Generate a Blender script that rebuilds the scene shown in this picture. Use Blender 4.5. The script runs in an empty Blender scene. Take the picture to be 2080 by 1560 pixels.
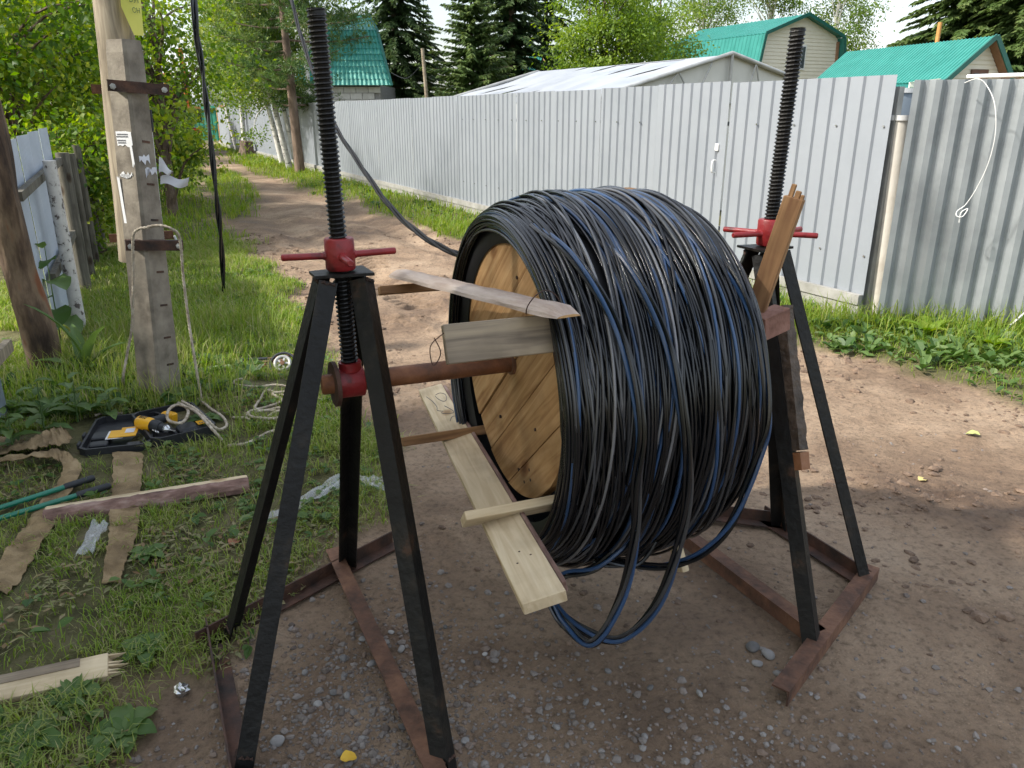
import bpy, math, random
import numpy as np
from mathutils import Vector, Matrix

# ------------------------------------------------------------------ camera, sky, sun, exposure
sc = bpy.context.scene
COL = sc.collection
R = math.radians
FPX, PITCH, CAMH = 1560.0, math.atan(550 / 1560.0), 1.7
cam = bpy.data.cameras.new('camera'); cam.sensor_fit = 'HORIZONTAL'; cam.sensor_width = 36; cam.lens = 27.0
cam.clip_start = 0.05; cam.clip_end = 2000
camo = bpy.data.objects.new('camera', cam); COL.objects.link(camo)
camo.location = (0, 0, CAMH); camo.rotation_euler = (math.pi / 2 - PITCH, 0, 0)
sc.camera = camo

SUN_AZ = (-0.954, -0.30)      # horizontal direction towards the sun
SUN_EL = R(42)
w = bpy.data.worlds.new('World'); sc.world = w; w.use_nodes = True
nt = w.node_tree; bgn = nt.nodes['Background']
sky = nt.nodes.new('ShaderNodeTexSky'); sky.sky_type = 'NISHITA'; sky.sun_disc = False
sky.sun_elevation = SUN_EL; sky.sun_rotation = math.atan2(SUN_AZ[0], SUN_AZ[1])
sky.air_density = 1.2; sky.dust_density = 2.5; sky.ozone_density = 1.0
# thin high cloud, even over the whole dome
tc = nt.nodes.new('ShaderNodeTexCoord'); cn = nt.nodes.new('ShaderNodeTexNoise')
cn.inputs['Scale'].default_value = 2.2; cn.inputs['Detail'].default_value = 5; cn.inputs['Roughness'].default_value = .55
cr = nt.nodes.new('ShaderNodeValToRGB'); cr.color_ramp.elements[0].position = .38; cr.color_ramp.elements[1].position = .68
mx = nt.nodes.new('ShaderNodeMix'); mx.data_type = 'RGBA'
mx.inputs[7].default_value = (7.6, 8.0, 8.5, 1)
ml = nt.nodes.new('ShaderNodeMath'); ml.operation = 'MULTIPLY_ADD'; ml.inputs[1].default_value = .5; ml.inputs[2].default_value = .2
nt.links.new(tc.outputs['Generated'], cn.inputs['Vector']); nt.links.new(cn.outputs['Fac'], cr.inputs['Fac'])
nt.links.new(cr.outputs['Color'], ml.inputs[0]); nt.links.new(ml.outputs[0], mx.inputs[0])
nt.links.new(sky.outputs['Color'], mx.inputs[6]); nt.links.new(mx.outputs[2], bgn.inputs['Color'])
bgn.inputs['Strength'].default_value = 0.14

sl = bpy.data.lights.new('sun', 'SUN'); sl.energy = 4.3; sl.angle = R(2.5); sl.color = (1.0, .95, .87)
so = bpy.data.objects.new('sun', sl); COL.objects.link(so)
sd = Vector((SUN_AZ[0] * math.cos(SUN_EL), SUN_AZ[1] * math.cos(SUN_EL), math.sin(SUN_EL)))
so.rotation_euler = sd.to_track_quat('Z', 'Y').to_euler(); so.location = (-20, 0, 30)
sc.view_settings.view_transform = 'Standard'; sc.view_settings.look = 'None'
sc.view_settings.exposure = 0.7; sc.view_settings.gamma = 1.0
sc.render.engine = 'CYCLES'
cy = sc.cycles; cy.use_denoising = True; cy.max_bounces = 4; cy.diffuse_bounces = 2; cy.glossy_bounces = 2
cy.transmission_bounces = 3; cy.transparent_max_bounces = 6; cy.use_adaptive_sampling = True; cy.adaptive_threshold = .02; cy.caustics_reflective = False; cy.caustics_refractive = False
cy.sample_clamp_indirect = 6; cy.use_light_tree = False

rnd = random.Random(7); nr = np.random.RandomState(11)

# ------------------------------------------------------------------ helpers
cP, sP = math.cos(PITCH), math.sin(PITCH)
def ray(u, v):
    a, b = (u - 1040) / FPX, (v - 780) / FPX
    return (a, cP - sP * b, -sP - cP * b)
def G(u, v, z=0.0):            # where a measured sight line meets a level
    d = ray(u, v); k = (z - CAMH) / d[2]
    return Vector((d[0] * k, d[1] * k, z))
def AY(u, v, y):               # ... or a distance
    d = ray(u, v); k = y / d[1]
    return Vector((d[0] * k, y, CAMH + d[2] * k))

def _hash(ix, iy, s):
    n = (ix * 374761393 + iy * 668265263 + s * 1274126177) & 0x7fffffff
    n = (n ^ (n >> 13)) * 1274126177 & 0x7fffffff
    return ((n ^ (n >> 16)) & 0xffff) / 65535.0
def vnoise(x, y, s=0):
    x = np.asarray(x, float); y = np.asarray(y, float)
    ix = np.floor(x).astype(np.int64); iy = np.floor(y).astype(np.int64); fx = x - ix; fy = y - iy
    fx = fx * fx * (3 - 2 * fx); fy = fy * fy * (3 - 2 * fy)
    a = _hash(ix, iy, s); b = _hash(ix + 1, iy, s); c = _hash(ix, iy + 1, s); d = _hash(ix + 1, iy + 1, s)
    return (a * (1 - fx) + b * fx) * (1 - fy) + (c * (1 - fx) + d * fx) * fy
def fbm(x, y, s=0, o=4):
    t = 0; a = .5
    for k in range(o):
        t = t + a * vnoise(np.asarray(x) * 2 ** k, np.asarray(y) * 2 ** k, s + k); a *= .5
    return t

# ---- materials
def newmat(name):
    m = bpy.data.materials.new(name); m.use_nodes = True
    n = m.node_tree; b = n.nodes['Principled BSDF']
    return m, n, b
def ramp(n, cols, pos=None):
    r = n.nodes.new('ShaderNodeValToRGB'); e = r.color_ramp.elements
    k = len(cols)
    for i in range(k - 2): e.new(.5)
    for i, c in enumerate(cols):
        e[i].position = pos[i] if pos else i / (k - 1)
        e[i].color = (*c, 1)
    return r
def mat(name, cols, scale=6, rough=.6, metal=0, bump=.0, bscale=None, stretch=None, pos=None, spec=.5, rand=0.0, detail=6, coat=0):
    m, n, b = newmat(name)
    t = n.nodes.new('ShaderNodeTexCoord'); mp = n.nodes.new('ShaderNodeMapping')
    if stretch: mp.inputs['Scale'].default_value = stretch
    oi = n.nodes.new('ShaderNodeObjectInfo')
    ad = n.nodes.new('ShaderNodeVectorMath'); ad.operation = 'ADD'
    sh = n.nodes.new('ShaderNodeVectorMath'); sh.operation = 'SCALE'; sh.inputs[0].default_value = (7.1, 3.3, 5.7)
    n.links.new(oi.outputs['Random'], sh.inputs['Scale'])
    n.links.new(t.outputs['Object'], mp.inputs['Vector']); n.links.new(mp.outputs['Vector'], ad.inputs[0]); n.links.new(sh.outputs[0], ad.inputs[1])
    ns = n.nodes.new('ShaderNodeTexNoise'); ns.inputs['Scale'].default_value = scale; ns.inputs['Detail'].default_value = detail; ns.inputs['Roughness'].default_value = .6
    n.links.new(ad.outputs[0], ns.inputs['Vector'])
    p = pos or ([.33 + .34 * i / (len(cols) - 1) for i in range(len(cols))])
    r = ramp(n, cols, p); n.links.new(ns.outputs['Fac'], r.inputs['Fac'])
    out = r.outputs['Color']
    if rand:
        hs = n.nodes.new('ShaderNodeHueSaturation'); mr = n.nodes.new('ShaderNodeMapRange')
        mr.inputs['To Min'].default_value = 1 - rand; mr.inputs['To Max'].default_value = 1 + rand
        n.links.new(oi.outputs['Random'], mr.inputs['Value']); n.links.new(mr.outputs[0], hs.inputs['Value'])
        n.links.new(out, hs.inputs['Color']); out = hs.outputs['Color']
    n.links.new(out, b.inputs['Base Color'])
    b.inputs['Roughness'].default_value = rough; b.inputs['Metallic'].default_value = metal
    b.inputs['Specular IOR Level'].default_value = spec
    if coat: b.inputs['Coat Weight'].default_value = coat
    if bump:
        n2 = n.nodes.new('ShaderNodeTexNoise'); n2.inputs['Scale'].default_value = bscale or scale * 4; n2.inputs['Detail'].default_value = 5
        n.links.new(ad.outputs[0], n2.inputs['Vector'])
        bp = n.nodes.new('ShaderNodeBump'); bp.inputs['Strength'].default_value = bump; bp.inputs['Distance'].default_value = .01
        n.links.new(n2.outputs['Fac'], bp.inputs['Height']); n.links.new(bp.outputs['Normal'], b.inputs['Normal'])
    return m
def woodmat(name, cols, axis=0, rough=.75, scale=14, knots=True):
    m, n, b = newmat(name)
    t = n.nodes.new('ShaderNodeTexCoord'); mp = n.nodes.new('ShaderNodeMapping')
    s = [1, 1, 1]; s[axis] = .07; mp.inputs['Scale'].default_value = s
    oi = n.nodes.new('ShaderNodeObjectInfo'); sh = n.nodes.new('ShaderNodeVectorMath'); sh.operation = 'SCALE'; sh.inputs[0].default_value = (3.1, 4.3, 2.7)
    ad = n.nodes.new('ShaderNodeVectorMath'); ad.operation = 'ADD'
    n.links.new(oi.outputs['Random'], sh.inputs['Scale']); n.links.new(t.outputs['Object'], mp.inputs['Vector'])
    n.links.new(mp.outputs[0], ad.inputs[0]); n.links.new(sh.outputs[0], ad.inputs[1])
    ns = n.nodes.new('ShaderNodeTexNoise'); ns.inputs['Scale'].default_value = scale * 3; ns.inputs['Detail'].default_value = 7; ns.inputs['Distortion'].default_value = .8
    n.links.new(ad.outputs[0], ns.inputs['Vector'])
    r = ramp(n, cols, [.3 + .4 * i / (len(cols) - 1) for i in range(len(cols))]); n.links.new(ns.outputs['Fac'], r.inputs['Fac'])
    out = r.outputs['Color']
    n3 = n.nodes.new('ShaderNodeTexNoise'); n3.inputs['Scale'].default_value = 5; n3.inputs['Detail'].default_value = 4
    n.links.new(t.outputs['Object'], n3.inputs['Vector'])
    r3 = ramp(n, [(.45, .42, .4), (1, 1, 1)], [.32, .52]); n.links.new(n3.outputs['Fac'], r3.inputs['Fac'])
    mu = n.nodes.new('ShaderNodeMix'); mu.data_type = 'RGBA'; mu.blend_type = 'MULTIPLY'; mu.inputs[0].default_value = .55
    n.links.new(out, mu.inputs[6]); n.links.new(r3.outputs[0], mu.inputs[7]); out = mu.outputs[2]
    if knots:
        vo = n.nodes.new('ShaderNodeTexVoronoi'); vo.inputs['Scale'].default_value = 6.5
        m2 = n.nodes.new('ShaderNodeMapping'); s2 = [1, 1, 1]; s2[axis] = .55; m2.inputs['Scale'].default_value = s2
        n.links.new(t.outputs['Object'], m2.inputs[0]); n.links.new(m2.outputs[0], vo.inputs['Vector'])
        rk = ramp(n, [(.22, .13, .08), (.6, .48, .38), (1, 1, 1)], [.07, .14, .20]); n.links.new(vo.outputs['Distance'], rk.inputs['Fac'])
        mk = n.nodes.new('ShaderNodeMix'); mk.data_type = 'RGBA'; mk.blend_type = 'MULTIPLY'; mk.inputs[0].default_value = .9
        n.links.new(out, mk.inputs[6]); n.links.new(rk.outputs[0], mk.inputs[7]); out = mk.outputs[2]
    n.links.new(out, b.inputs['Base Color']); b.inputs['Roughness'].default_value = rough; b.inputs['Specular IOR Level'].default_value = .3
    bp = n.nodes.new('ShaderNodeBump'); bp.inputs['Strength'].default_value = .25; bp.inputs['Distance'].default_value = .004
    n.links.new(ns.outputs['Fac'], bp.inputs['Height']); n.links.new(bp.outputs[0], b.inputs['Normal'])
    return m
def leafmat(name, cols, trans=.35, rough=.5, spec=.3):
    m = bpy.data.materials.new(name); m.use_nodes = True; n = m.node_tree; n.nodes.clear()
    o = n.nodes.new('ShaderNodeOutputMaterial'); at = n.nodes.new('ShaderNodeAttribute'); at.attribute_name = 'rnd'
    r = ramp(n, cols); n.links.new(at.outputs['Fac'], r.inputs['Fac'])
    b = n.nodes.new('ShaderNodeBsdfPrincipled'); b.inputs['Roughness'].default_value = rough; b.inputs['Specular IOR Level'].default_value = spec
    tr = n.nodes.new('ShaderNodeBsdfTranslucent'); ms = n.nodes.new('ShaderNodeMixShader'); ms.inputs[0].default_value = trans
    hs = n.nodes.new('ShaderNodeHueSaturation'); hs.inputs['Saturation'].default_value = 1.15; hs.inputs['Value'].default_value = 1.7; hs.inputs['Hue'].default_value = .488
    n.links.new(r.outputs[0], b.inputs['Base Color']); n.links.new(r.outputs[0], hs.inputs['Color']); n.links.new(hs.outputs[0], tr.inputs['Color'])
    n.links.new(b.outputs[0], ms.inputs[1]); n.links.new(tr.outputs[0], ms.inputs[2]); n.links.new(ms.outputs[0], o.inputs['Surface'])
    return m

# ---- objects
WLOC = {}
def root(name, loc, label, cat, group=None):
    o = bpy.data.objects.new(name, None); COL.objects.link(o); o.location = loc; o.empty_display_size = .1
    o['label'] = label; o['category'] = cat
    if group: o['group'] = group
    WLOC[o.name] = Vector(loc)
    return o
def tag(o, label, cat, group=None):
    o['label'] = label; o['category'] = cat
    if group: o['group'] = group
    return o
def worigin(o):
    p = Vector((0, 0, 0))
    while o is not None: p += o.location; o = o.parent
    return p
def mesh_np(name, V, Q=None, T=None, m=None, parent=None, smooth=False, rndv=None, origin=None, polys=None):
    """V in world coordinates; made local to the parent"""
    V = np.asarray(V, float).reshape(-1, 3)
    off = worigin(parent) if parent is not None else Vector((0, 0, 0))
    me = bpy.data.meshes.new(name)
    if origin is not None:
        V = V - np.array(origin)
    else:
        V = V - np.array(off)
    if polys is not None:
        me.from_pydata([tuple(v) for v in V], [], polys)
    else:
        fl = []; st = []; c = 0
        if Q is not None and len(Q):
            Q = np.asarray(Q, np.int32); fl.append(Q.ravel()); st.append(np.arange(len(Q)) * 4); c = len(Q) * 4
        if T is not None and len(T):
            T = np.asarray(T, np.int32); fl.append(T.ravel()); st.append(c + np.arange(len(T)) * 3)
        fl = np.concatenate(fl).astype(np.int32); st = np.concatenate(st).astype(np.int32)
        me.vertices.add(len(V)); me.vertices.foreach_set('co', V.ravel().astype(np.float32))
        me.loops.add(len(fl)); me.loops.foreach_set('vertex_index', fl)
        me.polygons.add(len(st)); me.polygons.foreach_set('loop_start', st)
        me.update(calc_edges=True)
    if rndv is not None:
        a = me.attributes.new('rnd', 'FLOAT', 'FACE'); a.data.foreach_set('value', np.asarray(rndv, np.float32))
    me.polygons.foreach_set('use_smooth', np.full(len(me.polygons), bool(smooth)))
    if m is not None: me.materials.append(m)
    o = bpy.data.objects.new(name, me); COL.objects.link(o)
    if parent is not None: o.parent = parent
    if origin is not None:
        o.location = Vector(origin) - off
    return o

class MB:
    """collects shapes (world coordinates) into one mesh"""
    def __init__(s): s.v = []; s.f = []
    def add(s, vs, fs):
        k = len(s.v); s.v += [tuple(x) for x in vs]; s.f += [tuple(i + k for i in f) for f in fs]; return s
    def box(s, c, size, ax=None, bev=0.0):
        c = Vector(c); X, Y, Z = ax if ax else (Vector((1, 0, 0)), Vector((0, 1, 0)), Vector((0, 0, 1)))
        hx, hy, hz = [k / 2 for k in size]
        if bev <= 0:
            vs = [c + X * (hx * a) + Y * (hy * b) + Z * (hz * d) for d in (-1, 1) for b in (-1, 1) for a in (-1, 1)]
            return s.add(vs, [(0, 2, 3, 1), (4, 5, 7, 6), (0, 1, 5, 4), (2, 6, 7, 3), (0, 4, 6, 2), (1, 3, 7, 5)])
        b = bev
        prof = [(-hx + b, -hy), (hx - b, -hy), (hx, -hy + b), (hx, hy - b), (hx - b, hy), (-hx + b, hy), (-hx, hy - b), (-hx, -hy + b)]
        vs = []
        for z, k in ((-hz, b), (-hz + b, 0), (hz - b, 0), (hz, b)):
            for (x, y) in prof:
                x2 = x * (hx - k) / hx; y2 = y * (hy - k) / hy
                vs.append(c + X * x2 + Y * y2 + Z * z)
        fs = [tuple(range(7, -1, -1)), tuple(range(24, 32))]
        for r_ in range(3):
            for i in range(8):
                j = (i + 1) % 8; fs.append((r_ * 8 + i, r_ * 8 + j, r_ * 8 + 8 + j, r_ * 8 + 8 + i))
        return s.add(vs, fs)
    def bar(s, a, b, wdt, hgt, upv=(0, 0, 1), bev=0.0):
        a = Vector(a); b = Vector(b); d = (b - a); L = d.length; d.normalize()
        u = Vector(upv); sd_ = d.cross(u)
        if sd_.length < 1e-4: sd_ = d.cross(Vector((1, 0, 0)))
        sd_.normalize(); u = sd_.cross(d)
        return s.box((a + b) / 2, (L, wdt, hgt), (d, sd_, u), bev)
    def tube(s, pts, r, n=8, caps=True, closed=False, rfun=None):
        pts = [Vector(p) for p in pts]; N = len(pts)
        t0 = (pts[1] - pts[0]).normalized(); nn = t0.orthogonal().normalized()
        vs = []
        for i, p in enumerate(pts):
            if closed: t = (pts[(i + 1) % N] - pts[i - 1]).normalized()
            else: t = (pts[min(i + 1, N - 1)] - pts[max(i - 1, 0)]).normalized()
            nn = (nn - t * nn.dot(t)).normalized(); bb = t.cross(nn)
            rr = r[i] if hasattr(r, '__len__') else r
            for k in range(n):
                a = 2 * math.pi * k / n
                q = rr * (rfun(i, a) if rfun else 1)
                vs.append(p + nn * (q * math.cos(a)) + bb * (q * math.sin(a)))
        fs = []
        for i in range(N if closed else N - 1):
            j = (i + 1) % N
            for k in range(n):
                l = (k + 1) % n; fs.append((i * n + k, i * n + l, j * n + l, j * n + k))
        if caps and not closed:
            fs.append(tuple(range(n - 1, -1, -1))); fs.append(tuple((N - 1) * n + k for k in range(n)))
        return s.add(vs, fs)
    def cyl(s, a, b, r, n=20, r2=None):
        return s.tube([a, b], [r, r2 if r2 is not None else r], n)
    def prism(s, poly, a, b, X, Y):
        """2-D outline (in X,Y) swept from a to b"""
        a = Vector(a); b = Vector(b); n = len(poly)
        vs = [a + X * p[0] + Y * p[1] for p in poly] + [b + X * p[0] + Y * p[1] for p in poly]
        fs = [tuple(range(n - 1, -1, -1)), tuple(range(n, 2 * n))]
        for i in range(n): fs.append((i, (i + 1) % n, n + (i + 1) % n, n + i))
        return s.add(vs, fs)
    def build(s, name, m, parent=None, smooth=False, origin=None):
        o = mesh_np(name, s.v, m=m, parent=parent, polys=s.f, origin=origin)
        if smooth:
            me = o.data; me.polygons.foreach_set('use_smooth', np.ones(len(me.polygons), bool))
            try:
                me.set_sharp_from_angle(angle=R(40))
            except Exception: pass
        return o
def crom(pts, k=8):
    P = [Vector(p) for p in pts]; out = []
    for i in range(len(P) - 1):
        p0 = P[max(i - 1, 0)]; p1 = P[i]; p2 = P[i + 1]; p3 = P[min(i + 2, len(P) - 1)]
        for j in range(k):
            t = j / k
            out.append(.5 * ((2 * p1) + (p2 - p0) * t + (2 * p0 - 5 * p1 + 4 * p2 - p3) * t * t + (3 * p1 - p0 - 3 * p2 + p3) * t ** 3))
    out.append(P[-1]); return out
def copy_tree(o, loc, parent=None):
    c = o.copy(); COL.objects.link(c); c.parent = parent
    if parent is None: c.location = loc
    for ch in o.children: copy_tree(ch, None, c)
    return c

# ------------------------------------------------------------------ palette
M = {}
M['galv'] = mat('galvanised_sheet', [(.275, .30, .33), (.295, .32, .35), (.31, .335, .365)], 1.5, .5, .2, .05, 60)
M['galv_dark'] = mat('weathered_galvanised', [(.25, .27, .28), (.30, .325, .335), (.345, .37, .38)], 3, .42, .3, .05, 40)
M['white_sheet'] = mat('pale_blue_sheet', [(.40, .45, .52), (.48, .53, .6)], 2, .45)
M['grey_sheet'] = mat('blue_grey_sheet', [(.16, .20, .24), (.22, .26, .3)], 3, .5)
M['green_roof'] = mat('green_metal_roof', [(.025, .20, .165), (.04, .25, .21)], 2, .35, .1)
M['green_roof_trim'] = mat('dark_green_trim', [(.01, .10, .08), (.015, .13, .1)], 4, .4)
M['siding'] = mat('cream_siding', [(.74, .68, .55), (.78, .73, .6)], 3, .6)
M['white_paint'] = mat('white_paint', [(.7, .7, .68), (.8, .8, .78)], 4, .5)
M['glass'] = mat('window_glass', [(.05, .06, .07), (.10, .12, .13)], 2, .08)
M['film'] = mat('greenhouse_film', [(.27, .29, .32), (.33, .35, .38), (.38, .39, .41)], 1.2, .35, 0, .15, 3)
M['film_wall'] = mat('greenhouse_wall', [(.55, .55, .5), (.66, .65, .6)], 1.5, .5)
M['steel_tube'] = mat('galvanised_tube', [(.33, .33, .31), (.45, .45, .43)], 6, .5, .4)
M['timber_grey'] = woodmat('weathered_timber', [(.20, .165, .12), (.30, .25, .18), (.40, .34, .25)], 2)
M['timber_dark'] = woodmat('grey_old_timber', [(.07, .065, .05), (.12, .11, .085), (.18, .165, .13)], 2)
M['concrete'] = mat('old_concrete', [(.13, .11, .085), (.22, .19, .15), (.30, .265, .21)], 7, .9, 0, .25, 60)
M['base_concrete'] = mat('pale_concrete', [(.24, .235, .21), (.36, .35, .325)], 5, .9, 0, .4, 30)
M['rust'] = mat('rusty_steel', [(.05, .026, .017), (.13, .062, .036), (.22, .11, .062)], 9, .8, .1, .4, 60)
M['rust_dark'] = mat('dark_rusty_steel', [(.022, .015, .012), (.06, .03, .02), (.11, .05, .03)], 11, .75, .1, .3, 60)
M['blackpaint'] = mat('worn_black_paint', [(.004, .004, .004), (.008, .008, .0075), (.02, .016, .012), (.075, .034, .018)], 9, .5, 0, .35, 45, pos=[.35, .55, .64, .74], spec=.3)
M['thread'] = mat('greased_thread', [(.006, .006, .006), (.02, .018, .016)], 12, .4, .3)
M['redpaint'] = mat('red_enamel', [(.06, .012, .011), (.22, .014, .016), (.29, .02, .023), (.24, .035, .032)], 11, .42, 0, .25, 60, pos=[.3, .42, .55, .75])
M['pipe'] = mat('brown_rusty_pipe', [(.10, .04, .018), (.20, .075, .03), (.28, .12, .05)], 10, .6, .1, .25, 70)
M['cable_black'] = mat('black_cable_sheath', [(.004, .005, .0065), (.009, .010, .0125)], 5, .2, 0, spec=.55, rand=.3)
M['cable_grey'] = mat('dusty_sheen_sheath', [(.03, .031, .035), (.065, .066, .07)], 3, .26, 0, spec=.6, rand=.3)  # dusty grey strands that also put sheen into the coil's colour
M['cable_blue'] = mat('blue_cable_sheath', [(.012, .035, .085), (.03, .075, .17)], 3, .3, 0, spec=.65, rand=.25)
M['cable_pale'] = mat('pale_sheen_sheath', [(.10, .10, .105), (.17, .17, .175)], 3, .3, 0, spec=.8, rand=.3)  # pale strands: the coil's bright sheen lines given as colour
M['core'] = mat('inner_winding_black', [(.004, .004, .005), (.008, .008, .01)], 8, .5)
M['plank'] = woodmat('drum_plank', [(.28, .145, .055), (.44, .255, .11), (.55, .35, .17)], 0)
M['slat_brown'] = woodmat('brown_slat', [(.17, .085, .04), (.27, .15, .07), (.36, .21, .1)], 0)
M['board_grey'] = woodmat('grey_board', [(.15, .12, .09), (.25, .20, .145), (.36, .29, .2)], 0)
M['board_pale'] = woodmat('fresh_board', [(.50, .38, .23), (.60, .48, .31), (.68, .56, .38)], 0)
M['bark'] = mat('flaky_pine_bark', [(.09, .05, .04), (.22, .13, .105), (.36, .26, .22)], 18, .9, 0, .9, 50, stretch=(.4, 1, 1))
M['bark_dark'] = mat('rough_bark', [(.05, .035, .025), (.12, .085, .06), (.20, .15, .11)], 14, .95, 0, 1, 30, stretch=(1, 1, .3))
M['pine_bark'] = mat('pine_trunk_bark', [(.085, .06, .043), (.17, .12, .088), (.25, .18, .13)], 8, .95, 0, .8, 25, stretch=(1, 1, .3))
M['birch_bark'] = mat('birch_bark', [(.06, .05, .045), (.55, .53, .49), (.70, .68, .64)], 6, .8, 0, .3, 20, stretch=(1, 1, 2.5), pos=[.36, .42, .7])
M['rotten'] = mat('rotten_post', [(.035, .022, .015), (.10, .065, .042), (.2, .14, .09), (.2, .08, .04)], 9, .95, 0, 1, 40, stretch=(1, 1, .25))
M['birch_post'] = mat('speckled_pole', [(.12, .10, .09), (.52, .50, .46), (.62, .6, .56)], 22, .8, pos=[.38, .43, .7])
M['rope'] = mat('dirty_rope', [(.22, .18, .13), (.40, .34, .26), (.52, .46, .37)], 25, .9)
M['strap'] = mat('canvas_strap', [(.15, .10, .05), (.25, .175, .09), (.35, .255, .14)], 9, .95, 0, .5, 160)
M['case'] = mat('charcoal_plastic', [(.014, .015, .018), (.024, .025, .029)], 12, .5)
M['yellow'] = mat('yellow_plastic', [(.72, .35, .01), (.8, .42, .015)], 12, .4)
M['paper'] = mat('white_paper', [(.66, .66, .66), (.76, .76, .76)], 5, .8)
M['paper_shade'] = mat('shaded_paper', [(.6, .6, .64), (.7, .7, .73)], 5, .8)  # white paper with shade put into a cooler, darker colour
M['ink'] = mat('ink', [(.10, .10, .11), (.16, .16, .17)], 5, .8)
M['steel'] = mat('bright_steel', [(.5, .5, .5), (.65, .65, .65)], 8, .25, .9)
M['cutter_green'] = mat('green_enamel', [(.005, .14, .085), (.008, .18, .11)], 6, .3, coat=.2)
M['rubber'] = mat('black_rubber', [(.01, .012, .014), (.022, .025, .03)], 8, .55)
M['stone'] = mat('grey_stone', [(.13, .125, .12), (.22, .21, .20), (.31, .30, .285)], 5, .85, 0, .4, 25, rand=.35)
M['signyellow'] = mat('yellow_sign', [(.60, .60, .10), (.68, .66, .14)], 5, .5)
M['brick_white'] = mat('white_block', [(.55, .53, .50), (.66, .64, .61)], 5, .85, rand=.1)
M['mortar'] = mat('mortar', [(.25, .24, .23), (.33, .32, .31)], 8, .9)
M['orange_board'] = mat('orange_board', [(.42, .20, .05), (.55, .28, .08)], 4, .7, rand=.15)
M['gate_green'] = mat('green_gate_paint', [(.02, .20, .13), (.035, .26, .17)], 2, .5)
M['grey_slate'] = mat('grey_corrugated', [(.20, .21, .21), (.27, .28, .28)], 3, .6)
M['truck_black'] = mat('truck_black', [(.012, .012, .013), (.02, .02, .02)], 4, .4)
M['orange'] = mat('orange_paint', [(.5, .10, .02), (.6, .14, .03)], 4, .45)
M['red_lens'] = mat('red_lens', [(.4, .01, .01), (.5, .015, .015)], 4, .3)
M['brown_window'] = mat('brown_window_frame', [(.11, .05, .03), (.17, .08, .05)], 4, .6)
M['soffit'] = mat('brown_soffit', [(.25, .13, .07), (.33, .18, .1)], 4, .7)
M['leaf_yellow'] = mat('yellow_leaf', [(.6, .35, .02), (.7, .45, .04)], 20, .6)
L = {}
L['decid'] = leafmat('hazel_leaf', [(.045, .10, .014), (.09, .17, .02), (.165, .24, .03), (.25, .29, .045)], .48)
L['bright'] = leafmat('willow_leaf', [(.07, .14, .02), (.13, .21, .03), (.22, .30, .045)], .42)
L['birch'] = leafmat('birch_leaf', [(.06, .12, .02), (.105, .18, .03), (.17, .24, .045), (.27, .29, .08)], .42)
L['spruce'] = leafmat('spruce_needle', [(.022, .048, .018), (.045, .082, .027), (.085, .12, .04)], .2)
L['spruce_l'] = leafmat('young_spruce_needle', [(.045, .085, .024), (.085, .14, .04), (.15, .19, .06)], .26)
L['pine'] = leafmat('pine_needle', [(.035, .08, .022), (.07, .13, .032), (.12, .18, .045), (.18, .14, .04)], .25)
L['grass'] = leafmat('grass_blade', [(.065, .13, .014), (.125, .215, .025), (.20, .29, .045), (.29, .32, .10), (.38, .34, .19)], .38)
L['grass_far'] = leafmat('verge_grass', [(.06, .14, .012), (.12, .22, .022), (.20, .28, .035), (.30, .30, .09)], .38)
L['weed'] = leafmat('broad_weed_leaf', [(.04, .095, .02), (.075, .14, .03), (.12, .19, .055), (.19, .24, .10)], .3, .5, .35)
L['litter'] = leafmat('trampled_litter', [(.10, .11, .04), (.19, .19, .09), (.26, .22, .12), (.17, .09, .04)], .1, .8)

# ------------------------------------------------------------------ ground
# edges of the dirt road, in plan
LE = [(-1.0, .6), (-1.05, 1.3), (-1.08, 1.75), (-.98, 2.1), (-.82, 2.6), (-.7, 3.0), (-.75, 3.6), (-.95, 4.2), (-1.25, 5.2), (-1.75, 6.4), (-2.3, 7.6), (-3.1, 9.3), (-4.3, 11.6),
      (-5.6, 14.5), (-7.6, 19), (-10.2, 26), (-14, 36), (-18, 46)]
RE = [(4.6, .6), (4.3, 2.0), (3.49, 3.99), (3.2, 4.5), (3.01, 4.87), (2.7, 5.27), (2.43, 5.59), (2.19, 5.88), (.75, 8.3), (-.4, 10.4), (-1.6, 12.6), (-3.3, 15.8), (-5.1, 19), (-7.4, 23.5), (-9.6, 28), (-12.7, 36), (-17, 46)]
def edge_x(E, y):
    return np.interp(y, [p[1] for p in E], [p[0] for p in E])
def grass_mask(x, y):
    """1 on grass, 0 on bare dirt"""
    x = np.asarray(x, float); y = np.asarray(y, float)
    sc_ = np.clip(y / 4, .5, 3)
    wob = (fbm(x * 1.6, y * 1.6, 3) - .47) * .75 * sc_ ** .5 + (fbm(x * 6, y * 6, 9) - .47) * .3
    dl = edge_x(LE, y) - x + wob
    dr = x - edge_x(RE, y) + wob
    m = np.maximum(np.clip(dl / .25 + .5, 0, 1), np.clip(dr / .3 + .5, 0, 1))
    # the tongue of grass between the two wheel tracks farther on
    cx = np.interp(y, [12.8, 16, 20, 26, 34], [-4.6, -5.6, -7.2, -9.4, -12.6]); hw = np.interp(y, [12.6, 14, 18, 22, 26], [0, .35, .6, .5, 0])
    m = np.maximum(m, np.clip((hw - np.abs(x - cx) + wob * .3) / .15 + .2, 0, 1) * ((y > 12.7) & (y < 26)))
    return m
TREAD = [(-1.85, 9.9), (-1.62, 9.0), (-1.5, 8.2), (-1.22, 7.6), (-.85, 7.05)]
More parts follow.
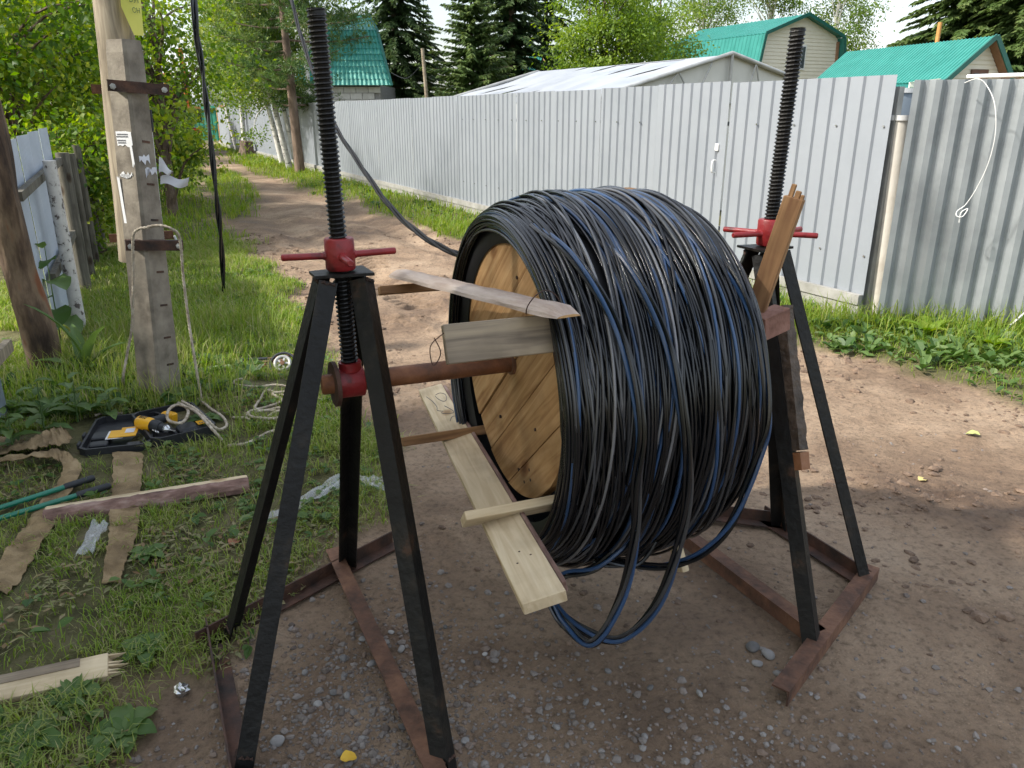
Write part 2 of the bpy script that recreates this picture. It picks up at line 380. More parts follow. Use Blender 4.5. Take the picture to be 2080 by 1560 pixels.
def churn_bands(x, y):
    b1 = np.exp(-((y - (3.3 + .10 * (x - 2))) / .30) ** 2) * np.clip((x - 1.15) / .4, 0, 1)
    b5 = np.exp(-((y - (2.55 + .10 * (x - 2))) / .22) ** 2) * np.clip((x - 1.3) / .4, 0, 1) * .7
    b2 = np.exp(-((x - edge_x(LE, y) - .3) / .28) ** 2) * np.clip((y - 4.2) / 1, 0, 1)
    b3 = np.exp(-((x - edge_x(RE, y) + .35) / .4) ** 2) * np.clip((y - 3) / 1, 0, 1) * .7
    b4 = np.exp(-((y - 5.0) / .6) ** 2) * .6
    return np.maximum.reduce([b1, b2 * .9, b3, b4, b5]) * np.clip((fbm(x * 1.6, y * 3.2, 93) - .38) * 7, 0, 1)
def height(x, y):
    x = np.asarray(x, float); y = np.asarray(y, float)
    h = (fbm(x * .5, y * .5, 21) - .47) * .07 + (fbm(x * 2.3, y * 2.3, 31) - .47) * .035 + (fbm(x * 9, y * 9, 41, 3) - .45) * .022
    g = grass_mask(x, y)
    h = h + g * .03
    near = np.clip(y / 3.2, .42, 1)
    h = h * near
    # wheel ruts along the road
    for off, dep in ((-.55, .05), (.95, .06)):
        cx = (edge_x(LE, y) + edge_x(RE, y)) / 2 + off
        h = h - dep * np.exp(-((x - cx) / .22) ** 2) * np.clip((y - 4.5) / 2, 0, 1)
    # churned mud
    churn = np.clip((fbm(x * 1.1 + 5, y * 1.1, 51) - .46) * 6, 0, 1) * (1 - g) * np.clip((y - 2.6) / 1, 0, 1)
    cb = churn_bands(x, y) * (1 - g) * (y < 14)
    h = h + cb * (.11 * np.abs(fbm(x * 4.5, y * 9, 65, 4) - .46) + .045 * (fbm(x * 11, y * 16, 67, 3) - .46))
    h = h + churn * (np.abs(fbm(x * 6, y * 9, 61, 3) - .45)) * .2
    # tractor tread print
    for i in range(len(TREAD) - 1):
        a = np.array(TREAD[i]); b = np.array(TREAD[i + 1]); d = b - a; Ls = np.hypot(*d); d = d / Ls
        s = (x - a[0]) * d[0] + (y - a[1]) * d[1]; q = (x - a[0]) * -d[1] + (y - a[1]) * d[0]
        ins = (s > -.02) & (s < Ls + .02) & (np.abs(q) < .17)
        bars = np.sin((s - np.abs(q) * .5) * 2 * math.pi / .15)
        h = np.where(ins, h - .02 + .028 * np.clip(bars * 2, -1, 1), h)
    far = np.clip((y - 30) / 20, 0, 1); h = h * (1 - far)
    return h
def gz(x, y): return float(height(np.array([x]), np.array([y]))[0])

def axis_lines(lo, hi, step, ext_lo, ext_hi, g=1.09):
    a = list(np.arange(lo, hi + 1e-6, step)); s = step; v = hi
    while v < ext_hi: s *= g; v += s; a.append(v)
    s = step; v = lo; b = []
    while v > ext_lo: s *= g; v -= s; b.append(v)
    return np.array(b[::-1] + a)
gx = axis_lines(-3.2, 3.6, .026, -320, 320, 1.075); gy = axis_lines(1.2, 10.2, .026, -120, 600, 1.06)
XX, YY = np.meshgrid(gx, gy); ZZ = height(XX.ravel(), YY.ravel())
V = np.stack([XX.ravel(), YY.ravel(), ZZ], 1); nx, ny = len(gx), len(gy)
ii = (np.arange(ny - 1)[:, None] * nx + np.arange(nx - 1)[None, :]).ravel()
Q = np.stack([ii, ii + 1, ii + nx + 1, ii + nx], 1)
def ground_material():
    m, n, b = newmat('dirt_and_turf')
    t = n.nodes.new('ShaderNodeTexCoord'); at = n.nodes.new('ShaderNodeAttribute'); at.attribute_name = 'turf'
    def noise(sc_, det=6, ro=.6, di=0):
        k = n.nodes.new('ShaderNodeTexNoise'); k.inputs['Scale'].default_value = sc_; k.inputs['Detail'].default_value = det; k.inputs['Roughness'].default_value = ro; k.inputs['Distortion'].default_value = di
        n.links.new(t.outputs['Object'], k.inputs['Vector']); return k
    a = noise(1.1, 8, .62, .4); r1 = ramp(n, [(.125, .08, .052), (.215, .148, .098), (.32, .232, .158), (.395, .298, .21)], [.3, .45, .58, .72]); n.links.new(a.outputs['Fac'], r1.inputs['Fac'])
    c = noise(34, 6, .7); r2 = ramp(n, [(.38, .36, .34), (1, 1, 1), (1.3, 1.26, 1.22)], [.3, .48, .75]); n.links.new(c.outputs['Fac'], r2.inputs['Fac'])
    mu = n.nodes.new('ShaderNodeMix'); mu.data_type = 'RGBA'; mu.blend_type = 'MULTIPLY'; mu.inputs[0].default_value = .8
    n.links.new(r1.outputs[0], mu.inputs[6]); n.links.new(r2.outputs[0], mu.inputs[7])
    # fine grit
    vo = n.nodes.new('ShaderNodeTexVoronoi'); vo.inputs['Scale'].default_value = 70; n.links.new(t.outputs['Object'], vo.inputs['Vector'])
    rg = ramp(n, [(1.5, 1.5, 1.52), (1, 1, 1)], [.10, .2]); n.links.new(vo.outputs['Distance'], rg.inputs['Fac'])
    gm = noise(2.3, 4); rgm = ramp(n, [(0, 0, 0), (1, 1, 1)], [.48, .62]); n.links.new(gm.outputs['Fac'], rgm.inputs['Fac'])
    mg = n.nodes.new('ShaderNodeMix'); mg.data_type = 'RGBA'; mg.blend_type = 'MULTIPLY'
    n.links.new(rgm.outputs[0], mg.inputs[0]); n.links.new(mu.outputs[2], mg.inputs[6]); n.links.new(rg.outputs[0], mg.inputs[7])
    # turf soil
    d = noise(7, 6); r3 = ramp(n, [(.065, .06, .025), (.12, .112, .045), (.18, .15, .085)], [.35, .5, .68]); n.links.new(d.outputs['Fac'], r3.inputs['Fac'])
    mt = n.nodes.new('ShaderNodeMix'); mt.data_type = 'RGBA'
    n.links.new(at.outputs['Fac'], mt.inputs[0]); n.links.new(mg.outputs[2], mt.inputs[6]); n.links.new(r3.outputs[0], mt.inputs[7])
    n.links.new(mt.outputs[2], b.inputs['Base Color'])
    rr = ramp(n, [(.55, .55, .55), (.95, .95, .95)], [.3, .5]); n.links.new(a.outputs['Fac'], rr.inputs['Fac']); n.links.new(rr.outputs[0], b.inputs['Roughness'])
    b.inputs['Specular IOR Level'].default_value = .3
    bp = n.nodes.new('ShaderNodeBump'); bp.inputs['Strength'].default_value = .9; bp.inputs['Distance'].default_value = .016
    e = noise(48, 8, .75); n.links.new(e.outputs['Fac'], bp.inputs['Height'])
    b2 = n.nodes.new('ShaderNodeBump'); b2.inputs['Strength'].default_value = .75; b2.inputs['Distance'].default_value = .04; f = noise(8, 7, .68, .6)
    n.links.new(f.outputs['Fac'], b2.inputs['Height']); n.links.new(bp.outputs[0], b2.inputs['Normal']); n.links.new(b2.outputs[0], b.inputs['Normal'])
    return m
gnd = mesh_np('ground', V, Q, m=ground_material(), smooth=True); gnd['kind'] = 'structure'
a = gnd.data.attributes.new('turf', 'FLOAT', 'POINT'); a.data.foreach_set('value', grass_mask(V[:, 0], V[:, 1]).astype(np.float32))

# ------------------------------------------------------------------ fences
def sheet(name, A, d, out, Lg, z0, z1, per, flat, slope, depth, m, parent, lean=0.0):
    """one profiled sheet: outer flats, sloped sides, inner flats"""
    A = Vector(A); d = Vector(d); out = Vector(out); cols = []; x = 0.0
    pts = [(0, 0)]
    while x < Lg - 1e-6:
        for dx, o in ((flat, 0), (slope, -depth), (per - flat - 2 * slope, -depth), (slope, 0)):
            x += dx
            if x >= Lg:
                pts.append((Lg, o)); break
            pts.append((x, o))
    vs = []; N = len(pts)
    for th in (0, -.0012):
        for z in (z0, z1):
            for (s, o) in pts:
                p = A + d * s + out * (o + th + lean * (z - z0)); vs.append((p.x, p.y, z))
    q = []
    for i in range(N - 1):
        q.append((i, i + 1, N + i + 1, N + i)); q.append((2 * N + i + 1, 2 * N + i, 3 * N + i, 3 * N + i + 1))
        q.append((N + i, N + i + 1, 3 * N + i + 1, 3 * N + i))
    q.append((0, N, 3 * N, 2 * N)); q.append((N - 1, 3 * N - 1, 4 * N - 1, 2 * N - 1))
    return mesh_np(name, vs, q, m=m, parent=parent)

UP_ = Vector((0, 0, 1)); P0 = Vector((3.03, 6.5, 0)); P1 = Vector((-5.0, 22.3, 0)); P2 = Vector((-11.2, 34.5, 0)); P3 = Vector((-16.2, 44.6, 0))
fd = (P1 - P0).normalized(); fn = Vector((-fd.y, fd.x, 0))          # fn points to the road
if fn.dot(Vector((-1, -1, 0))) < 0: fn = -fn
fence = root('metal_fence', P0, 'long galvanised corrugated fence running beside the road into the distance', 'fence')
def fence_run(A, d, out, s0, s1, top=1.99, wpan=1.16):
    s = s0; k = 0
    while s < s1 - .05:
        Lg = min(wpan, s1 - s)
        j = rnd.uniform(-.008, .008)
        sheet('sheet_panel', A + d * s + out * (.004 * (k % 2)), d, out, Lg - .004, .17, top + j, .158, .108, .013, .021, M['galv'], fence)
        s += wpan; k += 1
fence_run(P0, fd, fn, 0.0, 1.86)
fence_run(P0, fd, fn, 3.06, (P1 - P0).length)
d2 = (P2 - P1).normalized(); n2 = Vector((-d2.y, d2.x, 0)); n2 = n2 if n2.dot(fn) > 0 else -n2
fence_run(P1, d2, n2, 0, (P2 - P1).length)
d3 = (P3 - P2).normalized(); n3 = Vector((-d3.y, d3.x, 0)); n3 = n3 if n3.dot(fn) > 0 else -n3
fence_run(P2, d3, n3, 0, (P3 - P2).length - .5, wpan=2.32)
for (A, B, dd, nn_) in ((P0, P1, fd, fn), (P1, P2, d2, n2), (P2, P3, d3, n3)):
    Lg = (B - A).length; k = 0.0
    while k < Lg:
        e2 = min(k + 3.0, Lg)
        MB().box(A + dd * ((k + e2) / 2) + nn_ * .03 + Vector((0, 0, .18)), (e2 - k - .006, .05, .085), (dd, nn_, Vector((0, 0, 1)))).build('kick_rail', M['base_concrete'], fence)
        MB().box(A + dd * ((k + e2) / 2) + nn_ * .01 + Vector((0, 0, .06)), (e2 - k - .01, .06, .16), (dd, nn_, Vector((0, 0, 1)))).build('base_strip', M['base_concrete'], fence)
        k += 3.0
for s in (0.03, 1.8, 3.1, 6.0, 9.0, 12.0, 15.0, 17.6):
    MB().box(P0 + fd * s - fn * .08 + Vector((0, 0, .95)), (.06, .06, 1.9), (fd, fn, Vector((0, 0, 1)))).build('post', M['steel_tube'], fence)
for z in (.55, 1.6):
    MB().box(P0 + fd * 8.9 - fn * .045 + Vector((0, 0, z)), (17.5, .02, .04), (fd, fn, Vector((0, 0, 1)))).build('rail', M['steel_tube'], fence)
sme = None
for s in np.arange(.05, 9.0, .474):
    if 1.86 < s < 3.06: continue
    for z in (.55, 1.6):
        p = P0 + fd * float(s) + fn * .004 + UP_ * z
        if sme is None:
            o = MB().cyl(Vector((0, 0, 0)), fn * .008, .009, 8).build('screw_head', M['steel'], fence, origin=(0, 0, 0)); sme = o.data
        else: o = bpy.data.objects.new('screw_head', sme); COL.objects.link(o); o.parent = fence
        o.location = p - worigin(fence)
gate = root('wicket_gate', P0 + fd * 2.46, 'narrow corrugated wicket gate with a small pull handle in the grey fence', 'gate')
sheet('gate_panel', P0 + fd * 1.875 + fn * .012, fd, fn, 1.17, .13, 2.0, .152, .104, .013, .021, M['galv'], gate)
hb = MB(); hc = P0 + fd * 1.99 + fn * .02
hb.tube(crom([hc + fn * 0 + Vector((0, 0, 1.24)), hc + fn * .045 + Vector((0, 0, 1.23)), hc + fn * .045 + Vector((0, 0, 1.13)), hc + Vector((0, 0, 1.12))], 5), .008, 8)
hb.build('handle', M['white_paint'], gate, True)
MB().box(hc + Vector((0, 0, 1.37)), (.05, .02, .07), (fd, fn, Vector((0, 0, 1))), .004).build('lock_plate', M['white_paint'], gate)

# the right hand fence: deeper ribs, turned to face the viewer
Q0 = Vector((3.10, 6.42, 0)); Q1 = Vector((4.75, 5.95, 0)); qd = (Q1 - Q0).normalized(); qn = Vector((qd.y, -qd.x, 0))
rf = root('ribbed_fence', Q0, 'dark weathered fence of deeply ribbed sheets at the right edge', 'fence')
for k in range(2):
    sheet('sheet_panel', Q0 + qd * (.03 + k * 1.07) + qn * (.003 * k), qd, qn, 1.068, .06, 1.945, .153, .046, .036, .038, M['galv_dark'], rf)
for (s, z) in ((.2, 1.62), (.36, 1.60), (.36, 1.45), (.5, 1.63), (.66, 1.62), (.22, .6), (.53, .62), (.99, .64)):
    MB().cyl(Q0 + qd * (.13 + s) - qn * .038 + Vector((0, 0, z)), Q0 + qd * (.13 + s) - qn * .028 + Vector((0, 0, z)), .007, 8).build('screw_head', M['steel'], rf)
for s in (.4, 2.2): MB().box(Q0 + qd * s - qn * .1 + Vector((0, 0, .9)), (.06, .06, 1.8), (qd, qn, Vector((0, 0, 1)))).build('post', M['steel_tube'], rf)
for z in (.5, 1.6): MB().box(Q0 + qd * 1.15 - qn * .06 + Vector((0, 0, z)), (2.1, .03, .04), (qd, qn, Vector((0, 0, 1)))).build('rail', M['steel_tube'], rf)
# white pipe post in the gap
wp = root('pipe_post', (3.2, 6.62, 0), 'thick cream-white round pipe post in the gap between the two fences', 'post')
pb = MB(); pb.tube([(3.21, 6.62, -.05), (3.175, 6.62, .9), (3.14, 6.62, 1.66)], .105, 24); pb.build('pipe', mat('cream_pipe', [(.55, .50, .42), (.68, .64, .56), (.72, .68, .6)], 4, .8, 0, .2, 30), wp, True)
MB().tube([(3.14, 6.62, 1.645), (3.14, 6.62, 1.685)], .115, 24).build('collar', M['white_paint'], wp, True)
bar_ = root('grey_barrel', (3.45, 7.5, 0), 'blue-grey plastic barrel glimpsed above the white pipe post', 'barrel')
bb = MB(); bb.tube([(3.45, 7.5, 0), (3.45, 7.5, .1), (3.45, 7.5, .9), (3.45, 7.5, 1.7), (3.45, 7.5, 1.87)], [.27, .3, .32, .3, .27], 24); bb.build('body', M['grey_sheet'], bar_, True)
MB().tube([(3.45, 7.5, 1.87), (3.45, 7.5, 1.91)], .285, 24).build('rim', M['white_paint'], bar_, True)
# wire over the ribbed fence
wy = 5.96
wpts = [AY(1960, 168, 6.25), AY(1985, 160, 6.12), AY(2003, 172, 6.08), AY(2020, 210, 6.02), AY(2022, 270, 6.0), AY(2008, 330, 6.02), AY(1985, 380, 6.06), AY(1962, 415, 6.1), AY(1945, 428, 6.12), AY(1943, 438, 6.1), AY(1955, 440, 6.08), AY(1966, 424, 6.09), AY(1952, 432, 6.1), AY(1948, 452, 6.1)]
wr = MB(); wr.tube(crom(wpts, 8), .0036, 6); tag(wr.build('hanging_wire', M['white_paint'], None, True), 'thin white wire knotted at its end, hanging over the ribbed fence', 'wire')
pr = MB(); pr.tube([G(2022, 688), Vector((4.15, 5.95, .28)), Vector((4.62, 5.82, .75))], .011, 8)
tag(pr.build('leaning_rod', M['steel'], None, True), 'thin bright metal rod leaning on the right hand fence', 'rod')

# left fence
LF = root('left_fence', (-3.81, 6.33, 0), 'patched pale blue sheet fence with leaning posts left of the path', 'fence')
ld = Vector((-.40, .917, 0)).normalized(); ln = Vector((ld.y, -ld.x, 0))
A0 = Vector((-3.36, 5.5, 0))
def fine(name, A, Lg, z0, z1, m, tilt=0):
    return sheet(name, A, ld, ln, Lg, z0, z1, .062, .03, .012, .007, m, LF)
for k in range(4): fine('sheet_panel', A0 + ld * (-.32 + .605 * k) - ln * (.06 - .004 * (k % 2)), .6, .10, 1.53 + .015 * k, M['white_sheet'])
for z, l0, l1 in ((1.22, -.45, 2.6), (.55, .3, 2.6)):
    MB().bar(A0 + ld * l0 + Vector((0, 0, z - .03)) - ln * .01, A0 + ld * l1 + Vector((0, 0, z + .08)) - ln * .01, .045, .06).build('rail', M['timber_dark'], LF)
wpole = MB(); wb_ = A0 + ld * .62 + ln * .07; wpole.tube([wb_ - UP_ * .05, wb_ + Vector((.01, -.01, .7)), wb_ + Vector((.02, -.02, 1.36))], [.052, .05, .046], 14); wpole.build('pole', M['birch_post'], LF, True)['label'] = 'pale speckled pole with dark flecks'
for i, (s, h, r_) in enumerate(((2.2, 1.40, .06), (2.95, 1.36, .045), (3.7, 1.42, .045), (4.4, 1.32, .045), (5.1, 1.36, .04))):
    b0 = A0 + ld * s; b0.z = -.05
    MB().tube([b0, b0 + Vector((.01, .01, h))], r_, 10).build('post', M['timber_dark'], LF, True)
for i in range(6):
    b0 = A0 + ld * (2.3 + i * .5) - ln * .05
    MB().box(b0 + ld * .22 + Vector((0, 0, .64)), (.42, .025, 1.2 + .1 * (i % 2)), (ld, ln, Vector((0, 0, 1)))).build('board', M['timber_dark'], LF)
dp = MB(); dpb = Vector((-3.19, 4.98, 0))
prng = [(0, .1), (.35, .11), (.8, .095), (1.2, .10), (1.7, .085), (2.4, .08)]
dp.tube(crom([dpb + Vector((-.01 * k, .0, z - .05)) + Vector((.018 * math.sin(z * 5), .01 * math.cos(z * 7), 0)) for k, (z, r_) in enumerate(prng)], 6),
        [float(np.interp(t, np.linspace(0, 1, 6), [p[1] for p in prng])) for t in np.linspace(0, 1, 31)], 16,
        rfun=lambda i, a: 1 + .10 * math.sin(3 * a + i * .3) + .06 * math.sin(7 * a - i * .5))
tag(dp.build('rotten_post', M['rotten'], None, True), 'dark rotten timber post flaking at the left edge beside the blue-grey sheet', 'post')
sp = root('sheet_gate', (-2.95, 4.25, 0), 'blue-grey sheet gate leaf with white edge trim at the far left', 'gate')
gd = Vector((-.28, .96, 0)).normalized(); gn = Vector((gd.y, -gd.x, 0)); g0 = Vector((-2.92, 4.12, 0))
MB().box(g0 - gd * .45 + Vector((0, 0, .72)), (.95, .012, 1.36), (gd, gn, Vector((0, 0, 1)))).build('leaf_sheet', M['grey_sheet'], sp)
MB().box(g0 + gd * .06 + Vector((0, 0, .9)), (.022, .03, 1.1), (gd, gn, Vector((0, 0, 1)))).build('edge_trim', M['white_paint'], sp)
MB().box(g0 + gd * .10 + Vector((0, 0, .9)), (.02, .025, 1.1), (gd, gn, Vector((0, 0, 1)))).build('edge_trim', M['paper_shade'], sp)
MB().bar(g0 - gd * .9 + gn * .03 + Vector((0, 0, .36)), g0 + gd * .2 + gn * .03 + Vector((0, 0, .42)), .04, .07).build('cross_rail', M['timber_grey'], sp)
MB().box(g0 + gd * .03 + gn * .02 + Vector((0, 0, .52)), (.012, .01, .12), (gd, gn, Vector((0, 0, 1)))).build('reflector', M['red_lens'], sp)

# ------------------------------------------------------------------ buildings
def quad(mb, a, b, c, d, th=.03):
    a, b, c, d = Vector(a), Vector(b), Vector(c), Vector(d); n = (b - a).cross(d - a).normalized() * th
    return mb.add([a, b, c, d, a - n, b - n, c - n, d - n], [(0, 1, 2, 3), (7, 6, 5, 4), (0, 4, 5, 1), (1, 5, 6, 2), (2, 6, 7, 3), (3, 7, 4, 0)])
def ribbed(name, a, b, c, d, m, parent, nrib, h=.03):
    """roof sheet a-b (eave) d-c (ridge) with raised ribs running eave to ridge"""
    a, b, c, d = Vector(a), Vector(b), Vector(c), Vector(d); n = (b - a).cross(d - a).normalized()
    if n.z < 0: n = -n
    vs = []; 
    prof = [(0, 0), (.55, 0), (.65, h), (.9, h)]
    ts = [(i + f) / nrib for i in range(nrib) for f, hh in prof] + [1.0]; hs = [hh for i in range(nrib) for f, hh in prof] + [0]
    for t, hh in zip(ts, hs): vs.append(a.lerp(b, t) + n * hh)
    for t, hh in zip(ts, hs): vs.append(d.lerp(c, t) + n * hh)
    for t in ts: vs.append(a.lerp(b, t) - n * .02)
    for t in ts: vs.append(d.lerp(c, t) - n * .02)
    N = len(ts); q = []
    for i in range(N - 1):
        q += [(i, i + 1, N + i + 1, N + i), (2 * N + i + 1, 2 * N + i, 3 * N + i, 3 * N + i + 1), (i, 2 * N + i, 2 * N + i + 1, i + 1), (N + i, N + i + 1, 3 * N + i + 1, 3 * N + i)]
    q += [(0, N, 3 * N, 2 * N), (N - 1, 3 * N - 1, 4 * N - 1, 2 * N - 1)]
    return mesh_np(name, vs, q, m=m, parent=parent)
def siding(A, d, outn, polyfun, z0, z1, step, m, parent):
    """horizontal lap boards; polyfun(z) -> (s0, s1) extent along d at height z"""
    z = z0
    while z < z1 - .02:
        zt = min(z + step, z1); a0, a1 = polyfun(z); b0, b1 = polyfun(zt)
        if a1 - a0 < .03: break
        p = [A + d * a0 + outn * .03, A + d * a1 + outn * .03, A + d * b1 + outn * .005, A + d * b0 + outn * .005]
        zz = [z, z, zt, zt]; vs = [(q.x, q.y, h) for q, h in zip(p, zz)]
        pb_ = [A + d * a0 - outn * .03, A + d * a1 - outn * .03, A + d * b1 - outn * .03, A + d * b0 - outn * .03]
        vs += [(q.x, q.y, h) for q, h in zip(pb_, zz)]
        mesh_np('siding_board', vs, [(0, 1, 2, 3), (7, 6, 5, 4), (0, 4, 5, 1), (1, 5, 6, 2), (2, 6, 7, 3), (3, 7, 4, 0)], m=m, parent=parent)
        z = zt
UP = Vector((0, 0, 1))
def V3(p, z): return Vector((p.x, p.y, z))

# gambrel house
yg = 42.0
hA = AY(1632, 30, yg); zA = hA.z
hdir = Vector((-.41, .91, 0)).normalized(); gdir = Vector((hdir.y, -hdir.x, 0))      # ridge direction, gable direction (towards right-front... )
gh = root('gambrel_house', (hA.x, hA.y, 0), 'cream-sided house with a green gambrel roof behind the white greenhouse', 'house')
hw_k, hw_e = 2.55, 3.0; zK = zA - .95; zE = zA - 3.6; LH = 8.0
base = Vector((hA.x, hA.y, 0)); front = -hdir
def gh_ext(z):
    if z <= zE: return (-hw_e + .25, hw_e - .25)
    if z <= zK: k = (z - zE) / (zK - zE); h = hw_e + (hw_k - hw_e) * k - .12; return (-h, h)
    k = (z - zK) / (zA - zK); h = max(hw_k * (1 - k) - .10, 0); return (-h, h)
siding(base, gdir, front, gh_ext, 1.0, zA - .05, .17, M['siding'], gh)
MB().box(base + hdir * (LH / 2) + UP * (zE / 2), (2 * hw_e - .6, LH - .2, zE), (gdir, hdir, UP)).build('wall', M['siding'], gh)
for sgn in (-1, 1):
    k_ = base + gdir * (sgn * hw_k); e_ = base + gdir * (sgn * hw_e)
    o0 = front * .35
    ribbed('roof_upper', V3(k_ + o0, zK), V3(k_ + hdir * LH, zK), V3(base + hdir * LH, zA), V3(base + o0, zA), M['green_roof'], gh, 30)
    ribbed('roof_lower', V3(e_ + o0, zE), V3(e_ + hdir * LH, zE), V3(k_ + hdir * LH, zK - .03), V3(k_ + o0, zK - .03), M['green_roof'], gh, 30)
    MB().bar(V3(base + front * .4, zA), V3(k_ + front * .4, zK), .06, .16).build('verge_trim', M['green_roof_trim'], gh)
    MB().bar(V3(k_ + front * .4, zK), V3(e_ + front * .4, zE), .06, .14).build('verge_trim', M['green_roof_trim'], gh)
MB().bar(V3(base + gdir * (hw_e - .35) + front * .05, 1.0), V3(base + gdir * (hw_k - .08) + front * .05, zK - .2), .06, .16, gdir).build('corner_board', M['soffit'], gh)
wn = MB(); wc = base + gdir * .02 + front * .05
fr = MB().box(V3(wc, zA - 1.95), (.75, .05, 1.15), (gdir, front, UP)).build('window', M['white_paint'], gh)
MB().box(V3(wc + front * .03, zA - 1.95), (.6, .02, 1.0), (gdir, front, UP)).build('pane', M['glass'], fr)
MB().box(V3(wc + front * .045, zA - 1.95), (.05, .02, 1.0), (gdir, front, UP)).build('mullion', M['white_paint'], fr)

# green roofed shed at the right
sA = AY(2007, 75, 25.0); sh = root('green_roof_shed', (sA.x, sA.y, 0), 'low cream shed with steep green roof and brown window behind the right fence', 'shed')
rL = AY(1722, 97, 31.0); sdir = Vector((rL.x - sA.x, rL.y - sA.y, 0)); LS = sdir.length; sdir.normalize(); sg = Vector((sdir.y, -sdir.x, 0))
if sg.y > 0: sg = -sg                        # sg: down-slope towards the viewer
zA = sA.z; b0 = Vector((sA.x, sA.y, 0)); fr_ = -sdir
eave = 1.55; zE = zA - 1.25
ribbed('roof_front', V3(b0 + sg * eave + fr_ * .3, zE), V3(b0 + sg * eave + sdir * LS, zE), V3(b0 + sdir * LS, zA), V3(b0 + fr_ * .3, zA), M['green_roof'], sh, 46, .025)
ribbed('roof_back', V3(b0 - sg * 1.3 + fr_ * .3, zA - 1.7), V3(b0 - sg * 1.3 + sdir * LS, zA - 1.7), V3(b0 + sdir * LS, zA - .01), V3(b0 + fr_ * .3, zA - .01), M['green_roof'], sh, 46, .025)
ribbed('porch_roof', V3(b0 + sg * (eave + 1.9) + fr_ * .35, zE - .55), V3(b0 + sg * (eave + 1.9) + sdir * (LS - 1.5), zE - .55), V3(b0 + sg * (eave - .05) + sdir * (LS - 1.5), zE - .03), V3(b0 + sg * (eave - .05) + fr_ * .35, zE - .03), M['green_roof'], sh, 40, .02)
MB().bar(V3(b0 + fr_ * .33, zA), V3(b0 + sg * eave + fr_ * .33, zE), .05, .14).build('verge_trim', M['green_roof_trim'], sh)
MB().bar(V3(b0 + sg * eave + fr_ * .37, zE - .03), V3(b0 + sg * (eave + 1.9) + fr_ * .37, zE - .56), .05, .12).build('verge_trim', M['green_roof_trim'], sh)
MB().bar(V3(b0 + fr_ * .33, zA), V3(b0 - sg * 1.3 + fr_ * .33, zA - 1.7), .05, .14).build('verge_trim', M['green_roof_trim'], sh)
MB().bar(V3(b0 + fr_ * .15, zA - .12), V3(b0 - sg * 1.25 + fr_ * .15, zA - 1.72), .3, .03).build('soffit', M['soffit'], sh)
def sh_ext(z):
    lo = 1.3 * min(1, max(0, (zA - z) / 1.7)) - .12
    hi = eave * (zA - z) / 1.25 - .06 if z > zE else eave + 1.0
    return (-lo, hi) if lo > .05 else (0, 0)
def sh_ext2(z):
    a, b_ = sh_ext(z); return (a, max(b_, a))
siding(b0, sg, fr_, sh_ext2, 1.0, zA - .12, .13, M['siding'], sh)
wq = MB().box(V3(b0 + sg * .12 + fr_ * .05, zA - 1.18), (.62, .06, .55), (sg, fr_, UP)).build('window', M['brown_window'], sh)
for sx in (-.15, .15): MB().box(V3(b0 + sg * (.12 + sx) + fr_ * .085, zA - 1.2), (.18, .02, .38), (sg, fr_, UP)).build('pane', M['glass'], wq)
MB().box(b0 + sdir * (LS / 2) + sg * .5 + UP * 1.1, (2.6, LS - .4, 2.2), (sg, sdir, UP)).build('wall', M['siding'], sh)
cm = AY(1905, 75, 28.5)
MB().cyl((cm.x, cm.y, zA - .3), (cm.x, cm.y, zA + .75), .07, 12).build('stove_pipe', M['orange_board'], sh, True)
# brown timber frame with a white pipe, far right
tf = root('framework', (9.0, 13.0, 0), 'red-brown timber pergola topped by a white pipe behind the ribbed fence', 'framework')
ta = AY(1965, 156, 13.0); tb = AY(2150, 150, 12.0)
MB().tube([ta, tb], .035, 10).build('pipe', M['white_paint'], tf, True)
MB().bar(ta.lerp(tb, .12) - UP * .13, tb - UP * .13, .05, .16).build('beam', M['soffit'], tf)
for t in (.15, .45, .75, .98):
    p = ta.lerp(tb, t); MB().box((p.x, p.y, (p.z - .05) / 2), (.09, .09, p.z - .06)).build('post', M['brown_window'], tf)

# greenhouse
gA = Vector((3.68, 14.0, 0)); gr_ = root('greenhouse', gA, 'long greenhouse with white film roof and steel truss end behind the fence', 'greenhouse')
gv = fd.copy(); gw = Vector((.89, .452, 0)).normalized(); zR = 2.63; lw, rw = 2.9, 1.3; zl, zr = zR - lw * .265, zR - .3; LG = 6.8
def film_strip(s0, s1, k):
    n = 9; vs = []
    for i, s in enumerate((s0, (s0 + s1) / 2, s1)):
        for j in range(n):
            t = j / (n - 1); p = gA - gw * (lw * t) + gv * s; sag = -.035 * math.sin(math.pi * t) * (1 if i == 1 else .3) - .02 * math.sin(t * 9 + k)
            vs.append((p.x, p.y, zR + (zl - zR) * t + sag))
    vs += [(x, y, z - .004) for (x, y, z) in vs]
    q = []
    for i in range(2):
        for j in range(n - 1):
            a_ = i * n + j; q += [(a_, a_ + 1, a_ + n + 1, a_ + n), (a_ + 3 * n + n, a_ + 3 * n + n + 1, a_ + 3 * n + 1, a_ + 3 * n)]
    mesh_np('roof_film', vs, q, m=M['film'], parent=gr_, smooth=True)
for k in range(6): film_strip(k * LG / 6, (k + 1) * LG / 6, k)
quad(MB(), V3(gA, zR), V3(gA + gw * rw, zr), V3(gA + gw * rw + gv * LG, zr), V3(gA + gv * LG, zR), .01).build('roof_side', M['film'], gr_)
